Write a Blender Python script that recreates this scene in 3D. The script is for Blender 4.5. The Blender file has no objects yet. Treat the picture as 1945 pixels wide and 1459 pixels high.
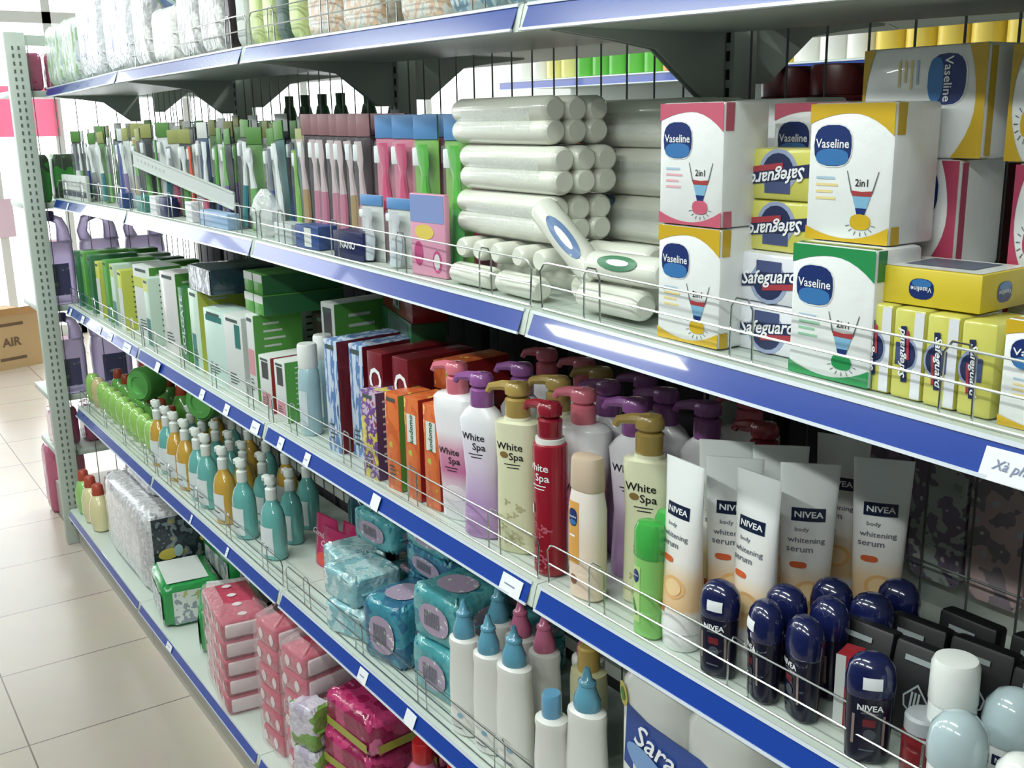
import bpy, math, random
from mathutils import Vector, Matrix, Euler
random.seed(7)
PI = math.pi
SC = bpy.context.scene
COL = SC.collection

# ------------------------------------------------------------------ camera
cd = bpy.data.cameras.new('camera')
cam = bpy.data.objects.new('camera', cd); COL.objects.link(cam)
PIT, ROL, YAW = .2462, -.0183, .9832
fw = Vector((-math.sin(YAW)*math.cos(PIT), math.cos(YAW)*math.cos(PIT), -math.sin(PIT)))
rt = Vector((math.cos(YAW), math.sin(YAW), 0)); up = rt.cross(fw)
r2 = rt*math.cos(ROL)+up*math.sin(ROL); u2 = -rt*math.sin(ROL)+up*math.cos(ROL)
mw = Matrix((r2, u2, -fw)).transposed().to_4x4(); mw.translation = Vector((1.1404, -.7922, 1.5799))
cam.matrix_world = mw
cd.sensor_fit = 'HORIZONTAL'; cd.sensor_width = 36; cd.lens = 36*2020.59/1945
cd.clip_start = .02; cd.clip_end = 200
SC.camera = cam

# ------------------------------------------------------------------ world, exposure
W = bpy.data.worlds.new('daylight'); SC.world = W; W.use_nodes = True
bg = W.node_tree.nodes['Background']; bg.inputs[0].default_value = (.93, .97, 1, 1); bg.inputs[1].default_value = 5.0
SC.view_settings.view_transform = 'Standard'; SC.view_settings.look = 'None'
SC.view_settings.exposure = -0.36; SC.view_settings.gamma = 1; SC.view_settings.use_curve_mapping = False

def area(name, loc, rot, sx, sy, power, col=(1, 1, 1)):
    l = bpy.data.lights.new(name, 'AREA'); l.shape = 'RECTANGLE'; l.size = sx; l.size_y = sy
    l.energy = power; l.color = col
    o = bpy.data.objects.new(name, l); COL.objects.link(o); o.location = loc; o.rotation_euler = rot
    return o
TUBE_LIGHT = 21.0
for i, x in enumerate((-4.6, -2.9, -1.2, .5)):          # light of the ceiling fixtures over the aisle
    area('lamp_light', (x, -1.0, 2.80), (0, 0, 0), 1.2, .12, TUBE_LIGHT, (.93, 1, .95))
for i, (x, y) in enumerate(((-3.6, -3.04), (-1.6, -2.2), (.2, -2.2), (1.9, -2.2))):           # far side of the room: one fixture, then three unseen, added as frontal fill
    area('lamp_light', (x, y, 2.80), (0, 0, 0), 1.2, .12, TUBE_LIGHT*1.8, (.95, 1, .97))
for i, x in enumerate((-3.6, -1.6)):                    # the next aisle's fixtures
    area('lamp_light', (x, 1.35, 2.80), (0, 0, 0), 1.2, .12, TUBE_LIGHT*1.4, (.93, 1, .95))

# ------------------------------------------------------------------ materials
def lin(c):
    r = []; g_ = .3*c[0]+.59*c[1]+.11*c[2]; K_ = .86 if c not in ((28, 66, 158), (255, 120, 165)) else 1
    c = [g_+(v-g_)*K_ for v in c[:3]]
    for v in c:
        v /= 255.
        r.append(v/12.92 if v <= .04045 else ((v+.055)/1.055)**2.4)
    return (*r, 1)
MATS = {}
def P(name, rgb, rough=.5, metal=0., coat=0., emit=None, bump=0, bscale=60, trans=0.):
    if name in MATS: return MATS[name]
    m = bpy.data.materials.new(name); m.use_nodes = True
    nt = m.node_tree; b = nt.nodes['Principled BSDF']
    b.inputs['Base Color'].default_value = lin(rgb); b.inputs['Roughness'].default_value = rough
    b.inputs['Metallic'].default_value = metal; b.inputs['Coat Weight'].default_value = coat
    if trans: b.inputs['Transmission Weight'].default_value = trans
    if emit: b.inputs['Emission Color'].default_value = lin(rgb); b.inputs['Emission Strength'].default_value = emit
    if bump:
        tc = nt.nodes.new('ShaderNodeTexCoord'); n = nt.nodes.new('ShaderNodeTexNoise')
        n.inputs['Scale'].default_value = bscale; n.inputs['Detail'].default_value = 3
        bp = nt.nodes.new('ShaderNodeBump'); bp.inputs['Strength'].default_value = bump; bp.inputs['Distance'].default_value = .01
        nt.links.new(tc.outputs['Object'], n.inputs['Vector']); nt.links.new(n.outputs['Fac'], bp.inputs['Height'])
        nt.links.new(bp.outputs['Normal'], b.inputs['Normal'])
    MATS[name] = m; return m
def ART(name, cols, scale=30, rough=.3, stretch=(1, 1, 1), bump=0, seed=0, coat=0.):
    """printed wrapper: patches of several ink colours"""
    if name in MATS: return MATS[name]
    m = P(name, cols[0], rough, coat=coat); nt = m.node_tree; b = nt.nodes['Principled BSDF']
    tc = nt.nodes.new('ShaderNodeTexCoord'); mp = nt.nodes.new('ShaderNodeMapping')
    mp.inputs['Scale'].default_value = stretch; mp.inputs['Location'].default_value = (seed, seed*.7, seed*.3)
    n = nt.nodes.new('ShaderNodeTexNoise'); n.inputs['Scale'].default_value = scale; n.inputs['Detail'].default_value = 2
    cr = nt.nodes.new('ShaderNodeValToRGB'); cr.color_ramp.interpolation = 'CONSTANT'
    e = cr.color_ramp.elements
    while len(e) > 1: e.remove(e[-1])
    e[0].position = 0; e[0].color = lin(cols[0])
    k = len(cols)
    for i in range(1, k):
        q = e.new(.34+.32*(i-1)/max(1, k-2) if k > 2 else .5); q.color = lin(cols[i])
    nt.links.new(tc.outputs['Object'], mp.inputs['Vector']); nt.links.new(mp.outputs['Vector'], n.inputs['Vector'])
    nt.links.new(n.outputs['Fac'], cr.inputs['Fac']); nt.links.new(cr.outputs['Color'], b.inputs['Base Color'])
    if bump:
        bp = nt.nodes.new('ShaderNodeBump'); bp.inputs['Strength'].default_value = bump; bp.inputs['Distance'].default_value = .01
        n2 = nt.nodes.new('ShaderNodeTexNoise'); n2.inputs['Scale'].default_value = 55
        nt.links.new(tc.outputs['Object'], n2.inputs['Vector'])
        nt.links.new(n2.outputs['Fac'], bp.inputs['Height']); nt.links.new(bp.outputs['Normal'], b.inputs['Normal'])
    return m
def GRAD(name, stops, rough=.25, coat=.3):
    """ink that changes colour with height (metres from the base)"""
    if name in MATS: return MATS[name]
    m = P(name, stops[0][1], rough, coat=coat); nt = m.node_tree; b = nt.nodes['Principled BSDF']
    tc = nt.nodes.new('ShaderNodeTexCoord'); sp = nt.nodes.new('ShaderNodeSeparateXYZ'); cr = nt.nodes.new('ShaderNodeValToRGB')
    mr = nt.nodes.new('ShaderNodeMapRange'); mr.inputs['From Max'].default_value = .3
    e = cr.color_ramp.elements
    while len(e) > 1: e.remove(e[-1])
    e[0].position = stops[0][0]/.3; e[0].color = lin(stops[0][1])
    for z, c in stops[1:]:
        q = e.new(z/.3); q.color = lin(c)
    nt.links.new(tc.outputs['Object'], sp.inputs[0]); nt.links.new(sp.outputs['Z'], mr.inputs['Value'])
    nt.links.new(mr.outputs[0], cr.inputs['Fac']); nt.links.new(cr.outputs['Color'], b.inputs['Base Color'])
    return m
def FILM(name, opacity=.2, tint=(235, 240, 240), rough=.12, bump=.0):
    if name in MATS: return MATS[name]
    m = bpy.data.materials.new(name); m.use_nodes = True; nt = m.node_tree
    b = nt.nodes['Principled BSDF']; b.inputs['Base Color'].default_value = lin(tint); b.inputs['Roughness'].default_value = rough
    out = nt.nodes['Material Output']; tr = nt.nodes.new('ShaderNodeBsdfTransparent'); mx = nt.nodes.new('ShaderNodeMixShader')
    mx.inputs[0].default_value = opacity
    nt.links.new(tr.outputs[0], mx.inputs[1]); nt.links.new(b.outputs[0], mx.inputs[2]); nt.links.new(mx.outputs[0], out.inputs[0])
    if bump:
        tc = nt.nodes.new('ShaderNodeTexCoord'); n = nt.nodes.new('ShaderNodeTexNoise'); n.inputs['Scale'].default_value = 45
        bp = nt.nodes.new('ShaderNodeBump'); bp.inputs['Strength'].default_value = bump; bp.inputs['Distance'].default_value = .01
        nt.links.new(tc.outputs['Object'], n.inputs['Vector']); nt.links.new(n.outputs['Fac'], bp.inputs['Height'])
        nt.links.new(bp.outputs['Normal'], b.inputs['Normal'])
    MATS[name] = m; return m
C = {}
def c(rgb, rough=.35, **k):
    n = 'plastic_%d_%d_%d_%d' % (*rgb, int(rough*100)); return P(n, rgb, rough, **k)
WHITE = P('white_plastic', (232, 236, 232), .3, coat=.2)
PAPER = P('white_paper', (232, 236, 240), .6)
STEEL = P('painted_steel', (196, 208, 198), .42)
STEELD = P('grey_steel', (186, 196, 188), .45)
CHROME = P('chrome_wire', (205, 208, 205), .22, metal=1)
MESHM = P('mesh_wire', (105, 110, 108), .4, metal=.6)
BLUE = P('blue_ticket_strip', (28, 66, 158), .2, coat=.6)
RIM = P('strip_rim', (205, 214, 224), .25, coat=.3)
BLACK = P('black_ink', (20, 22, 26), .5)
NAVY = P('navy_plastic', (20, 28, 82), .16, coat=.8)

# ------------------------------------------------------------------ mesh builder
TXT = {}
def text_mesh(s, bold=0.0, shear=0.0):
    k = (s, bold, shear)
    if k in TXT: return TXT[k]
    cu = bpy.data.curves.new('t', 'FONT'); cu.body = s; cu.size = 1; cu.offset = bold; cu.shear = shear
    cu.resolution_u = 2; cu.align_x = 'CENTER'; cu.align_y = 'CENTER'
    o = bpy.data.objects.new('t', cu); COL.objects.link(o)
    dg = bpy.context.evaluated_depsgraph_get(); dg.update()
    ev = o.evaluated_get(dg); me = ev.to_mesh()
    vs = [(v.co.x, v.co.y) for v in me.vertices]; fs = [tuple(p.vertices) for p in me.polygons]
    # keep faces turned to +normal
    out = []
    for f in fs:
        a = sum(vs[f[i]][0]*vs[f[(i+1) % len(f)]][1]-vs[f[(i+1) % len(f)]][0]*vs[f[i]][1] for i in range(len(f)))
        out.append(f if a > 0 else f[::-1])
    ev.to_mesh_clear(); bpy.data.objects.remove(o); bpy.data.curves.remove(cu)
    w = max([v[0] for v in vs] or [1])-min([v[0] for v in vs] or [0])
    TXT[k] = (vs, out, w); return TXT[k]

def sgnpow(v, p): return math.copysign(abs(v)**p, v)
class MB:
    def __init__(s): s.v = []; s.f = []; s.mi = []; s.m = []; s.T = Matrix()
    def mat(s, m):
        if m not in s.m: s.m.append(m)
        return s.m.index(m)
    def add(s, vs, fs, m):
        b = len(s.v); i = s.mat(m)
        s.v += [tuple(s.T @ Vector(v)) for v in vs]
        s.f += [tuple(b+k for k in f) for f in fs]; s.mi += [i]*len(fs)
    def box(s, x0, x1, y0, y1, z0, z1, m, r=0.0):
        if r <= 0:
            vs = [(x, y, z) for x in (x0, x1) for y in (y0, y1) for z in (z0, z1)]
            s.add(vs, [(0, 1, 3, 2), (4, 6, 7, 5), (0, 4, 5, 1), (2, 3, 7, 6), (0, 2, 6, 4), (1, 5, 7, 3)], m); return
        r = min(r, (x1-x0)/2.01, (y1-y0)/2.01, (z1-z0)/2.01)
        rings = []
        for z, q in ((z0, r), (z0+r*.3, r*.3), (z0+r, 0), (z1-r, 0), (z1-r*.3, r*.3), (z1, r)):
            ring = []
            a0, a1, b0, b1 = x0+q, x1-q, y0+q, y1-q; k = r
            k2 = min(k, (a1-a0)/2.02, (b1-b0)/2.02)
            for cx, cy, t0 in ((a1-k2, b0+k2, -90), (a1-k2, b1-k2, 0), (a0+k2, b1-k2, 90), (a0+k2, b0+k2, 180)):
                for t in (0, 45, 90):
                    t = math.radians(t0+t); ring.append((cx+k2*math.cos(t), cy+k2*math.sin(t), z))
            rings.append(ring)
        s.loft(rings, m)
    def loft(s, rings, m, caps=True, closed=True):
        n = len(rings[0]); vs = [p for r in rings for p in r]; fs = []
        for k in range(len(rings)-1):
            for i in range(n if closed else n-1):
                j = (i+1) % n; fs.append((k*n+i, k*n+j, (k+1)*n+j, (k+1)*n+i))
        if caps:
            fs.append(tuple(range(n-1, -1, -1))); fs.append(tuple((len(rings)-1)*n+i for i in range(n)))
        s.add(vs, fs, m)
    def body(s, prof, m, n=24, p=2.0, ox=0, oy=0, caps=True):
        """stack of superellipse sections: (z, half width, half depth)"""
        rings = []
        for q in prof:
            z, a, b = q[:3]; pp = q[3] if len(q) > 3 else p
            rings.append([(ox+a*sgnpow(math.cos(t), 2/pp), oy+b*sgnpow(math.sin(t), 2/pp), z) for t in [2*PI*i/n for i in range(n)]])
        s.loft(rings, m, caps)
    def lathe(s, prof, m, n=20, ox=0, oy=0): s.body([(z, r, r) for r, z in prof], m, n, 2, ox, oy)
    def tube(s, pts, r, m, n=6, closed=False, rs=None):
        P_ = [Vector(p) for p in pts]; rings = []; N = len(P_); prev = None
        for i, p in enumerate(P_):
            if closed: d = P_[(i+1) % N]-P_[i-1]
            else: d = P_[min(i+1, N-1)]-P_[max(i-1, 0)]
            d.normalize()
            if prev is None:
                a = Vector((0, 0, 1)) if abs(d.z) < .9 else Vector((1, 0, 0)); u = d.cross(a).normalized()
            else: u = (prev-d*prev.dot(d)).normalized()
            prev = u; w = d.cross(u); rr = rs[i] if rs else r
            rings.append([tuple(p+(u*math.cos(t)+w*math.sin(t))*rr) for t in [2*PI*k/n for k in range(n)]])
        if closed: rings.append(rings[0])
        s.loft(rings, m, caps=not closed)
    def patch(s, fn, u0, u1, v0, v1, m, nx=6, nz=4, lift=.0004):
        vs = [fn(u0+(u1-u0)*i/nx, v0+(v1-v0)*j/nz, lift) for j in range(nz+1) for i in range(nx+1)]
        fs = [(j*(nx+1)+i, j*(nx+1)+i+1, (j+1)*(nx+1)+i+1, (j+1)*(nx+1)+i) for j in range(nz) for i in range(nx)]
        s.add(vs, fs, m)
    def blob(s, fn, pts, m, lift=.0004, rings=2):
        cx = sum(p[0] for p in pts)/len(pts); cy = sum(p[1] for p in pts)/len(pts); n = len(pts)
        vs = [fn(cx, cy, lift)]; fs = []
        for k in range(1, rings+1):
            t = k/rings; vs += [fn(cx+(x-cx)*t, cy+(y-cy)*t, lift) for x, y in pts]
        for i in range(n): fs.append((0, 1+i, 1+(i+1) % n))
        for k in range(rings-1):
            for i in range(n):
                j = (i+1) % n; fs.append((1+k*n+i, 1+(k+1)*n+i, 1+(k+1)*n+j, 1+k*n+j))
        s.add(vs, fs, m)
    def ell(s, fn, cx, cy, a, b, m, lift=.0004, n=16, p=2.0, ang=0):
        ca, sa = math.cos(ang), math.sin(ang); pts = []
        for i in range(n):
            t = 2*PI*i/n; x = a*sgnpow(math.cos(t), 2/p); y = b*sgnpow(math.sin(t), 2/p)
            pts.append((cx+x*ca-y*sa, cy+x*sa+y*ca))
        s.blob(fn, pts, m, lift)
    def text(s, st, fn, cx, cy, size, m, ang=0, lift=.0008, bold=.01, shear=0., width=None, sy=1.0):
        vs, fs, w = text_mesh(st, bold, shear)
        if width: size = width/w; 
        ca, sa = math.cos(ang), math.sin(ang)
        s.add([fn(cx+size*(x*ca-y*sy*sa), cy+size*(x*sa+y*sy*ca), lift) for x, y in vs], fs, m)
    def build(s, name, parent=None, loc=None, rot=None):
        me = bpy.data.meshes.new(name); me.from_pydata(s.v, [], s.f)
        for m in s.m: me.materials.append(m)
        me.polygons.foreach_set('material_index', s.mi); me.polygons.foreach_set('use_smooth', [True]*len(s.f))
        me.update()
        try: me.set_sharp_from_angle(angle=math.radians(38))
        except Exception: pass
        o = bpy.data.objects.new(name, me); COL.objects.link(o)
        if parent: o.parent = parent
        if loc: o.location = loc
        if rot: o.rotation_euler = rot
        return o
def boxmap(side, w, d, h):
    """(u,v) from the centre of a face of a box whose base centre is the origin"""
    if side == 'F': return lambda u, v, l: (u, -d/2-l, h/2+v)
    if side == 'B': return lambda u, v, l: (-u, d/2+l, h/2+v)
    if side == 'R': return lambda u, v, l: (w/2+l, u, h/2+v)
    if side == 'L': return lambda u, v, l: (-w/2-l, -u, h/2+v)
    return lambda u, v, l: (u, v, h+l)
def frontmap(prof, p=2.0, sgn=-1):
    """front surface of a body() profile; u sideways, v = height"""
    def fn(u, v, l):
        q = prof[0]
        for a, b in zip(prof, prof[1:]):
            if b[0] > a[0] and a[0] <= v <= b[0]:
                t = (v-a[0])/(b[0]-a[0]); q = (v, a[1]+(b[1]-a[1])*t, a[2]+(b[2]-a[2])*t); break
        else:
            if v > prof[-1][0]: q = prof[-1]
        hw, hd = q[1], q[2]; t = min(.995, abs(u)/hw)
        return (u, sgn*(hd*(1-t**p)**(1/p)+l), v)
    return fn

# ------------------------------------------------------------------ objects
def tag(o, label=None, cat=None, group=None, kind=None):
    if label: o['label'] = label
    if cat: o['category'] = cat
    if group: o['group'] = group
    if kind: o['kind'] = kind
    return o
def empty(name):
    o = bpy.data.objects.new(name, None); COL.objects.link(o); o.empty_display_size = .02; return o
def dup(root, parent=None):
    r = root.copy(); COL.objects.link(r)
    if parent: r.parent = parent
    for ch in list(root.children): dup(ch, r)
    for k in ('label', 'category', 'group'):
        if not parent and k in r: del r[k]
    return r
CACHE = {}; USED = set()
def I(key, fn, loc, rz=0, label='', cat='', group=None, rx=0, ry=0, s=1.0):
    """put one instance of a thing: the first builds it, later ones are copies"""
    if key not in CACHE: CACHE[key] = fn(); o = CACHE[key]
    else: o = dup(CACHE[key])
    o.location = loc; o.rotation_euler = (rx, ry, rz); o.scale = (s, s, s) if not isinstance(s, tuple) else s
    return tag(o, label, cat, group)
ORD = 'first second third fourth fifth sixth seventh eighth ninth tenth eleventh twelfth thirteenth fourteenth fifteenth sixteenth seventeenth eighteenth nineteenth twentieth'.split()
ORD += ['twenty-'+o for o in ORD[:9]]

# ------------------------------------------------------------------ shelving geometry
ZS = [None, 1.7181, 1.3348, .9406, .5521, .1612]
OF = [None, (-.0033, -.0064, -.0097, -.0015), (-.0029, -.0058, -.0015, .0011), (-.003, -.0031, .0048, .0055), (.0049, .0016, .0047, .0018), (.0062, .0008, .0029, .0029)]
Y0 = [None, .0063, 0, 0, 0, -.0808]
def _j(s, x):
    t = x+1; a = OF[s]; return ZS[s]+a[0]*t+a[1]*(t*t-1), Y0[s]+a[2]*t+a[3]*(t*t-1)
def zs(s, x, k=0):
    """height (or front position) of shelf s at x; each bay's shelf is straight"""
    x = min(max(x, -3.), .999); n = math.floor(x); a, b = _j(s, n), _j(s, n+1); t = x-n
    return a[k]+(b[k]-a[k])*t
def ys(s, x): return zs(s, x, 1)
SHN = {1: 'top', 2: 'second', 3: 'third', 4: 'fourth', 5: 'bottom'}
BAYN = {-3: 'far left bay', -2: 'second bay from the left', -1: 'middle bay', 0: 'nearest bay at the right'}
YB = .335      # mesh plane
def shelf(s, n, back=False):
    E = empty('gondola_shelf'); E.location = (n, 0, 0)
    (z0, y0), (z1, y1) = _j(s, n), _j(s, n+1)
    if back:
        y0 = y1 = 0; z0 = z1 = ZS[s]+(.020 if s == 1 else 0)
    g = .012
    def pt(x, y, z): return (x, y, z) if not back else (x, .72-y, z)
    dz = .0334*(.72 if s == 5 else 1); dy = .0138*(.72 if s == 5 else 1); ra = .06 if s == 5 else .12
    b = MB(); th = .026
    vs = []
    for x, yy, zz in ((.001, y0, z0), (.999, y1, z1)):
        vs += [pt(x, yy, zz), pt(x, YB-.004, zz), pt(x, YB-.004, zz-th), pt(x, yy+.02, zz-th), pt(x, yy-dy+.004, zz-dz), pt(x, yy-.002, zz-.004)]
    k = 6; fs = [(i, (i+1) % k, (i+1) % k+k, i+k) for i in range(k)]+[tuple(range(k)), tuple(range(2*k-1, k-1, -1))]
    if not back: fs = [f[::-1] for f in fs]
    b.add(vs, fs, STEEL if s != 1 else STEEL)
    b.build('shelf_board', E)
    # ticket strip: blue inlay between two pale rims
    def sp(x, t, l):   # t 0 top .. 1 bottom along the slant, l lift
        a = (x-0)/1; yy = y0+(y1-y0)*a; zz = z0+(z1-z0)*a
        L = math.hypot(dz, dy)
        return pt(x, yy-dy*t-l*dz/L, zz-dz*t-l*dy/L*-1)
    st = MB()
    def quadbox(x0, x1, t0, t1, l0, l1, m):
        c8 = [sp(x, t, l) for x in (x0, x1) for t in (t0, t1) for l in (l0, l1)]
        st.add(c8, [(0, 1, 3, 2), (4, 6, 7, 5), (0, 4, 5, 1), (2, 3, 7, 6), (0, 2, 6, 4), (1, 5, 7, 3)], m)
    quadbox(g, 1-g, ra, .95 if s == 5 else .9, 0, .0012, BLUE)
    st.build('ticket_strip', E)
    st = MB(); quadbox(g-.002, 1-g+.002, 0, ra, 0, .003, RIM); quadbox(g-.002, 1-g+.002, .95 if s == 5 else .9, 1, 0, .003, RIM); st.build('strip_rim', E)
    # end brackets under the shelf
    if s != 5:
        for x in (.006, .994):
            br = MB(); zz = z0 if x < .5 else z1
            pr = [(YB-.002, -th), (YB-.002, -.118), (YB-.038, -.118), (YB-.130, -.050), (YB-.20, -.040), (.04, -.030), (.04, -th)]
            vs = [pt(x-.0015, y, zz+z) for y, z in pr]+[pt(x+.0015, y, zz+z) for y, z in pr]; k = len(pr)
            br.add(vs, [tuple(range(k)), tuple(range(2*k-1, k-1, -1))]+[(i, i+k, (i+1) % k+k, (i+1) % k) for i in range(k)], STEELD)
            br.build('bracket', E)
    if s == 5:
        kp = MB(); yk = -.0574
        kp.box(.002, .998, yk if not back else .72-yk-.012, (yk+.012) if not back else .72-yk, 0.0, z0-.022, P('kick_plate', (188, 186, 176), .5)); kp.build('kick_plate', E)
    return E
def fence(s, n):
    E = MB(); g = .014; h = .064
    def p(x, z): return (x-n, ys(s, x)+.010, zs(s, x)+z)
    def L(a, b_, r=.0013): E.tube([a, b_], r, CHROME, 5)
    r = .012
    x0, x1 = n+g, n+1-g
    E.tube([p(x0, .001), p(x0-.004, h-r), p(x0+.004, h-.002), p(x0+r, h), p(x1-r, h), p(x1-.004, h-.002), p(x1+.004, h-r), p(x1, .001)], .0014, CHROME, 6)
    L(p(x0, .034), p(x1, .034)); L(p(x0, .003), p(x1, .003))
    for k in range(4):
        xx = n+.115+.252*k
        pts = [(xx-.016, .002), (xx-.015, h-.006), (xx-.008, h+.004), (xx+.008, h+.004), (xx+.015, h-.006), (xx+.016, .002)]
        E.tube([(a-n, ys(s, a)+.013, zs(s, a)+z) for a, z in pts], .0013, CHROME, 5)
    return E.build('wire_fence', None, (n, 0, 0))
for n in (-3, -2, -1, 0):
    for s in (1, 2, 3, 4, 5):
        if s == 1 or True:
            tag(shelf(s, n), 'steel shelf with blue strip, %s level, %s' % (SHN[s], BAYN[n]), 'shelf', 'shelves of the aisle side')
        if s in (1, 2, 3, 4) :
            tag(fence(s, n), 'chrome wire guard rail along the %s shelf edge, %s' % (SHN[s], BAYN[n]), 'wire rail', 'wire guard rails')
    for s in (1, 2, 3, 4, 5):
        tag(shelf(s, n, True), 'rear side shelf, %s level, behind the %s' % (SHN[s], BAYN[n]), 'shelf', 'shelves of the rear side')
# uprights with slots, wire mesh backs
def upright():
    E = empty('upright_post'); b = MB(); b.box(-.022, .022, YB+.002, .383, 0, 2.05, STEELD, .003); b.build('post', E)
    sl = MB()
    for k in range(74):
        z = .2+k*.025
        for x in (-.011, .011): sl.box(x-.003, x+.003, YB+.0005, YB+.0025, z, z+.014, BLACK)
    sl.build('slots', E); return E
for n in (-2, -1, 0, 1):
    I('upright', upright, (n, 0, 0), 0, 'slotted grey steel upright between shelves at the %s' % {-2: 'left end of the second bay', -1: 'left end of the middle bay', 0: 'right end of the middle bay', 1: 'right end of the nearest bay'}[n], 'upright post', 'slotted uprights')
def mesh_panel():
    b = MB()
    for k in range(15):
        x = .035+k*.0664; b.tube([(x, .357, .17), (x, .357, 2.0)], .0017, MESHM, 5)
    for k in range(10): b.tube([(.025, .360, .25+k*.19), (.975, .360, .25+k*.19)], .0017, MESHM, 5)
    return b.build('wire_mesh_back')
for n in (-3, -2, -1, 0):
    I('mesh', mesh_panel, (n, 0, 0), 0, 'wire mesh back panel behind the shelves of the %s' % BAYN[n], 'wire mesh', 'mesh back panels')

# ------------------------------------------------------------------ the room
def struct(o): o['kind'] = 'structure'; return o
FLOORM = None
def floor_mat():
    m = P('floor_tiles', (206, 194, 180), .22); nt = m.node_tree; b = nt.nodes['Principled BSDF']
    tc = nt.nodes.new('ShaderNodeTexCoord'); mp = nt.nodes.new('ShaderNodeMapping')
    mp.inputs['Location'].default_value = (1.64+.0, .485, 0)
    br = nt.nodes.new('ShaderNodeTexBrick'); br.offset = 0; br.inputs['Scale'].default_value = 1
    br.inputs['Brick Width'].default_value = .432; br.inputs['Row Height'].default_value = .432; br.inputs['Mortar Size'].default_value = .0022
    br.inputs['Color1'].default_value = lin((212, 199, 184)); br.inputs['Color2'].default_value = lin((207, 195, 181)); br.inputs['Mortar'].default_value = lin((120, 108, 98))
    n = nt.nodes.new('ShaderNodeTexNoise'); n.inputs['Scale'].default_value = 9
    mx = nt.nodes.new('ShaderNodeMix'); mx.data_type = 'RGBA'; mx.blend_type = 'MULTIPLY'; mx.inputs[0].default_value = .12
    nt.links.new(tc.outputs['Object'], mp.inputs[0]); nt.links.new(mp.outputs[0], br.inputs[0])
    nt.links.new(br.outputs['Color'], mx.inputs[6]); nt.links.new(tc.outputs['Object'], n.inputs[0]); nt.links.new(n.outputs['Color'], mx.inputs[7])
    nt.links.new(mx.outputs[2], b.inputs['Base Color'])
    return m
b = MB(); b.box(-9, 4, -4, 5, -.1, 0, floor_mat()); struct(b.build('floor'))
WALLM = P('wall_paint', (222, 226, 222), .7)
b = MB(); b.box(-7.6, 4, -3.8, 4.6, 2.9, 3.0, WALLM); struct(b.build('ceiling'))
b = MB(); b.box(-7.6, 4, 4.5, 4.6, 0, 2.9, WALLM); struct(b.build('wall_back'))
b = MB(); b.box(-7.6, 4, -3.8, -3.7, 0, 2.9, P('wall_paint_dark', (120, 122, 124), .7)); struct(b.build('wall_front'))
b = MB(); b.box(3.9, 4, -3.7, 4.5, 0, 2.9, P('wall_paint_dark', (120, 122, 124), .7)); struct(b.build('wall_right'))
# storefront: mullions and glass on the left
b = MB(); FR = P('window_frame_white', (225, 228, 226), .4)
for y in (-3.1, -1.9, -.7, .46, .93, 1.9, 2.9, 4.1): b.box(-7.6, -7.52, y, y+.06, 0, 2.9, FR)
b.box(-7.6, -7.52, -3.7, 4.5, 2.3, 2.38, FR); b.box(-7.6, -7.52, -3.7, 4.5, 0, .08, FR); struct(b.build('window_1'))
# ceiling lamps
def ceiling_lamp():
    E = empty('ceiling_lamp'); b = MB(); b.box(-.62, .62, -.09, .09, 2.85, 2.9, WHITE, .005); b.build('housing', E)
    b = MB(); b.T = Matrix.Translation((0, 0, 2.825)) @ Matrix.Rotation(PI/2, 4, 'Y')
    b.lathe([(.013, -.6), (.013, .6)], P('lit_tube', (240, 255, 248), .4, emit=14), 10); b.build('tube', E); return E
for x, y, w in ((-4.6, -1, 'far end of the aisle'), (-2.9, -1, 'aisle beside the far left bay'), (-1.2, -1, 'aisle beside the middle bay'), (.5, -1, 'aisle beside the nearest bay'), (-3.6, -3.04, 'far side of the room, first'), (-1.6, -2.2, 'far side, second, added for fill'), (.2, -2.2, 'far side, third, added for fill'), (1.9, -2.2, 'far side, fourth, added for fill'), (-3.6, 1.35, 'next aisle, far end'), (-1.6, 1.35, 'next aisle, near end')):
    I('lamp', ceiling_lamp, (x, y, 0), 0, 'white fluorescent tube lamp on the ceiling over the '+w, 'ceiling lamp', 'ceiling tube lamps')
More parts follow.
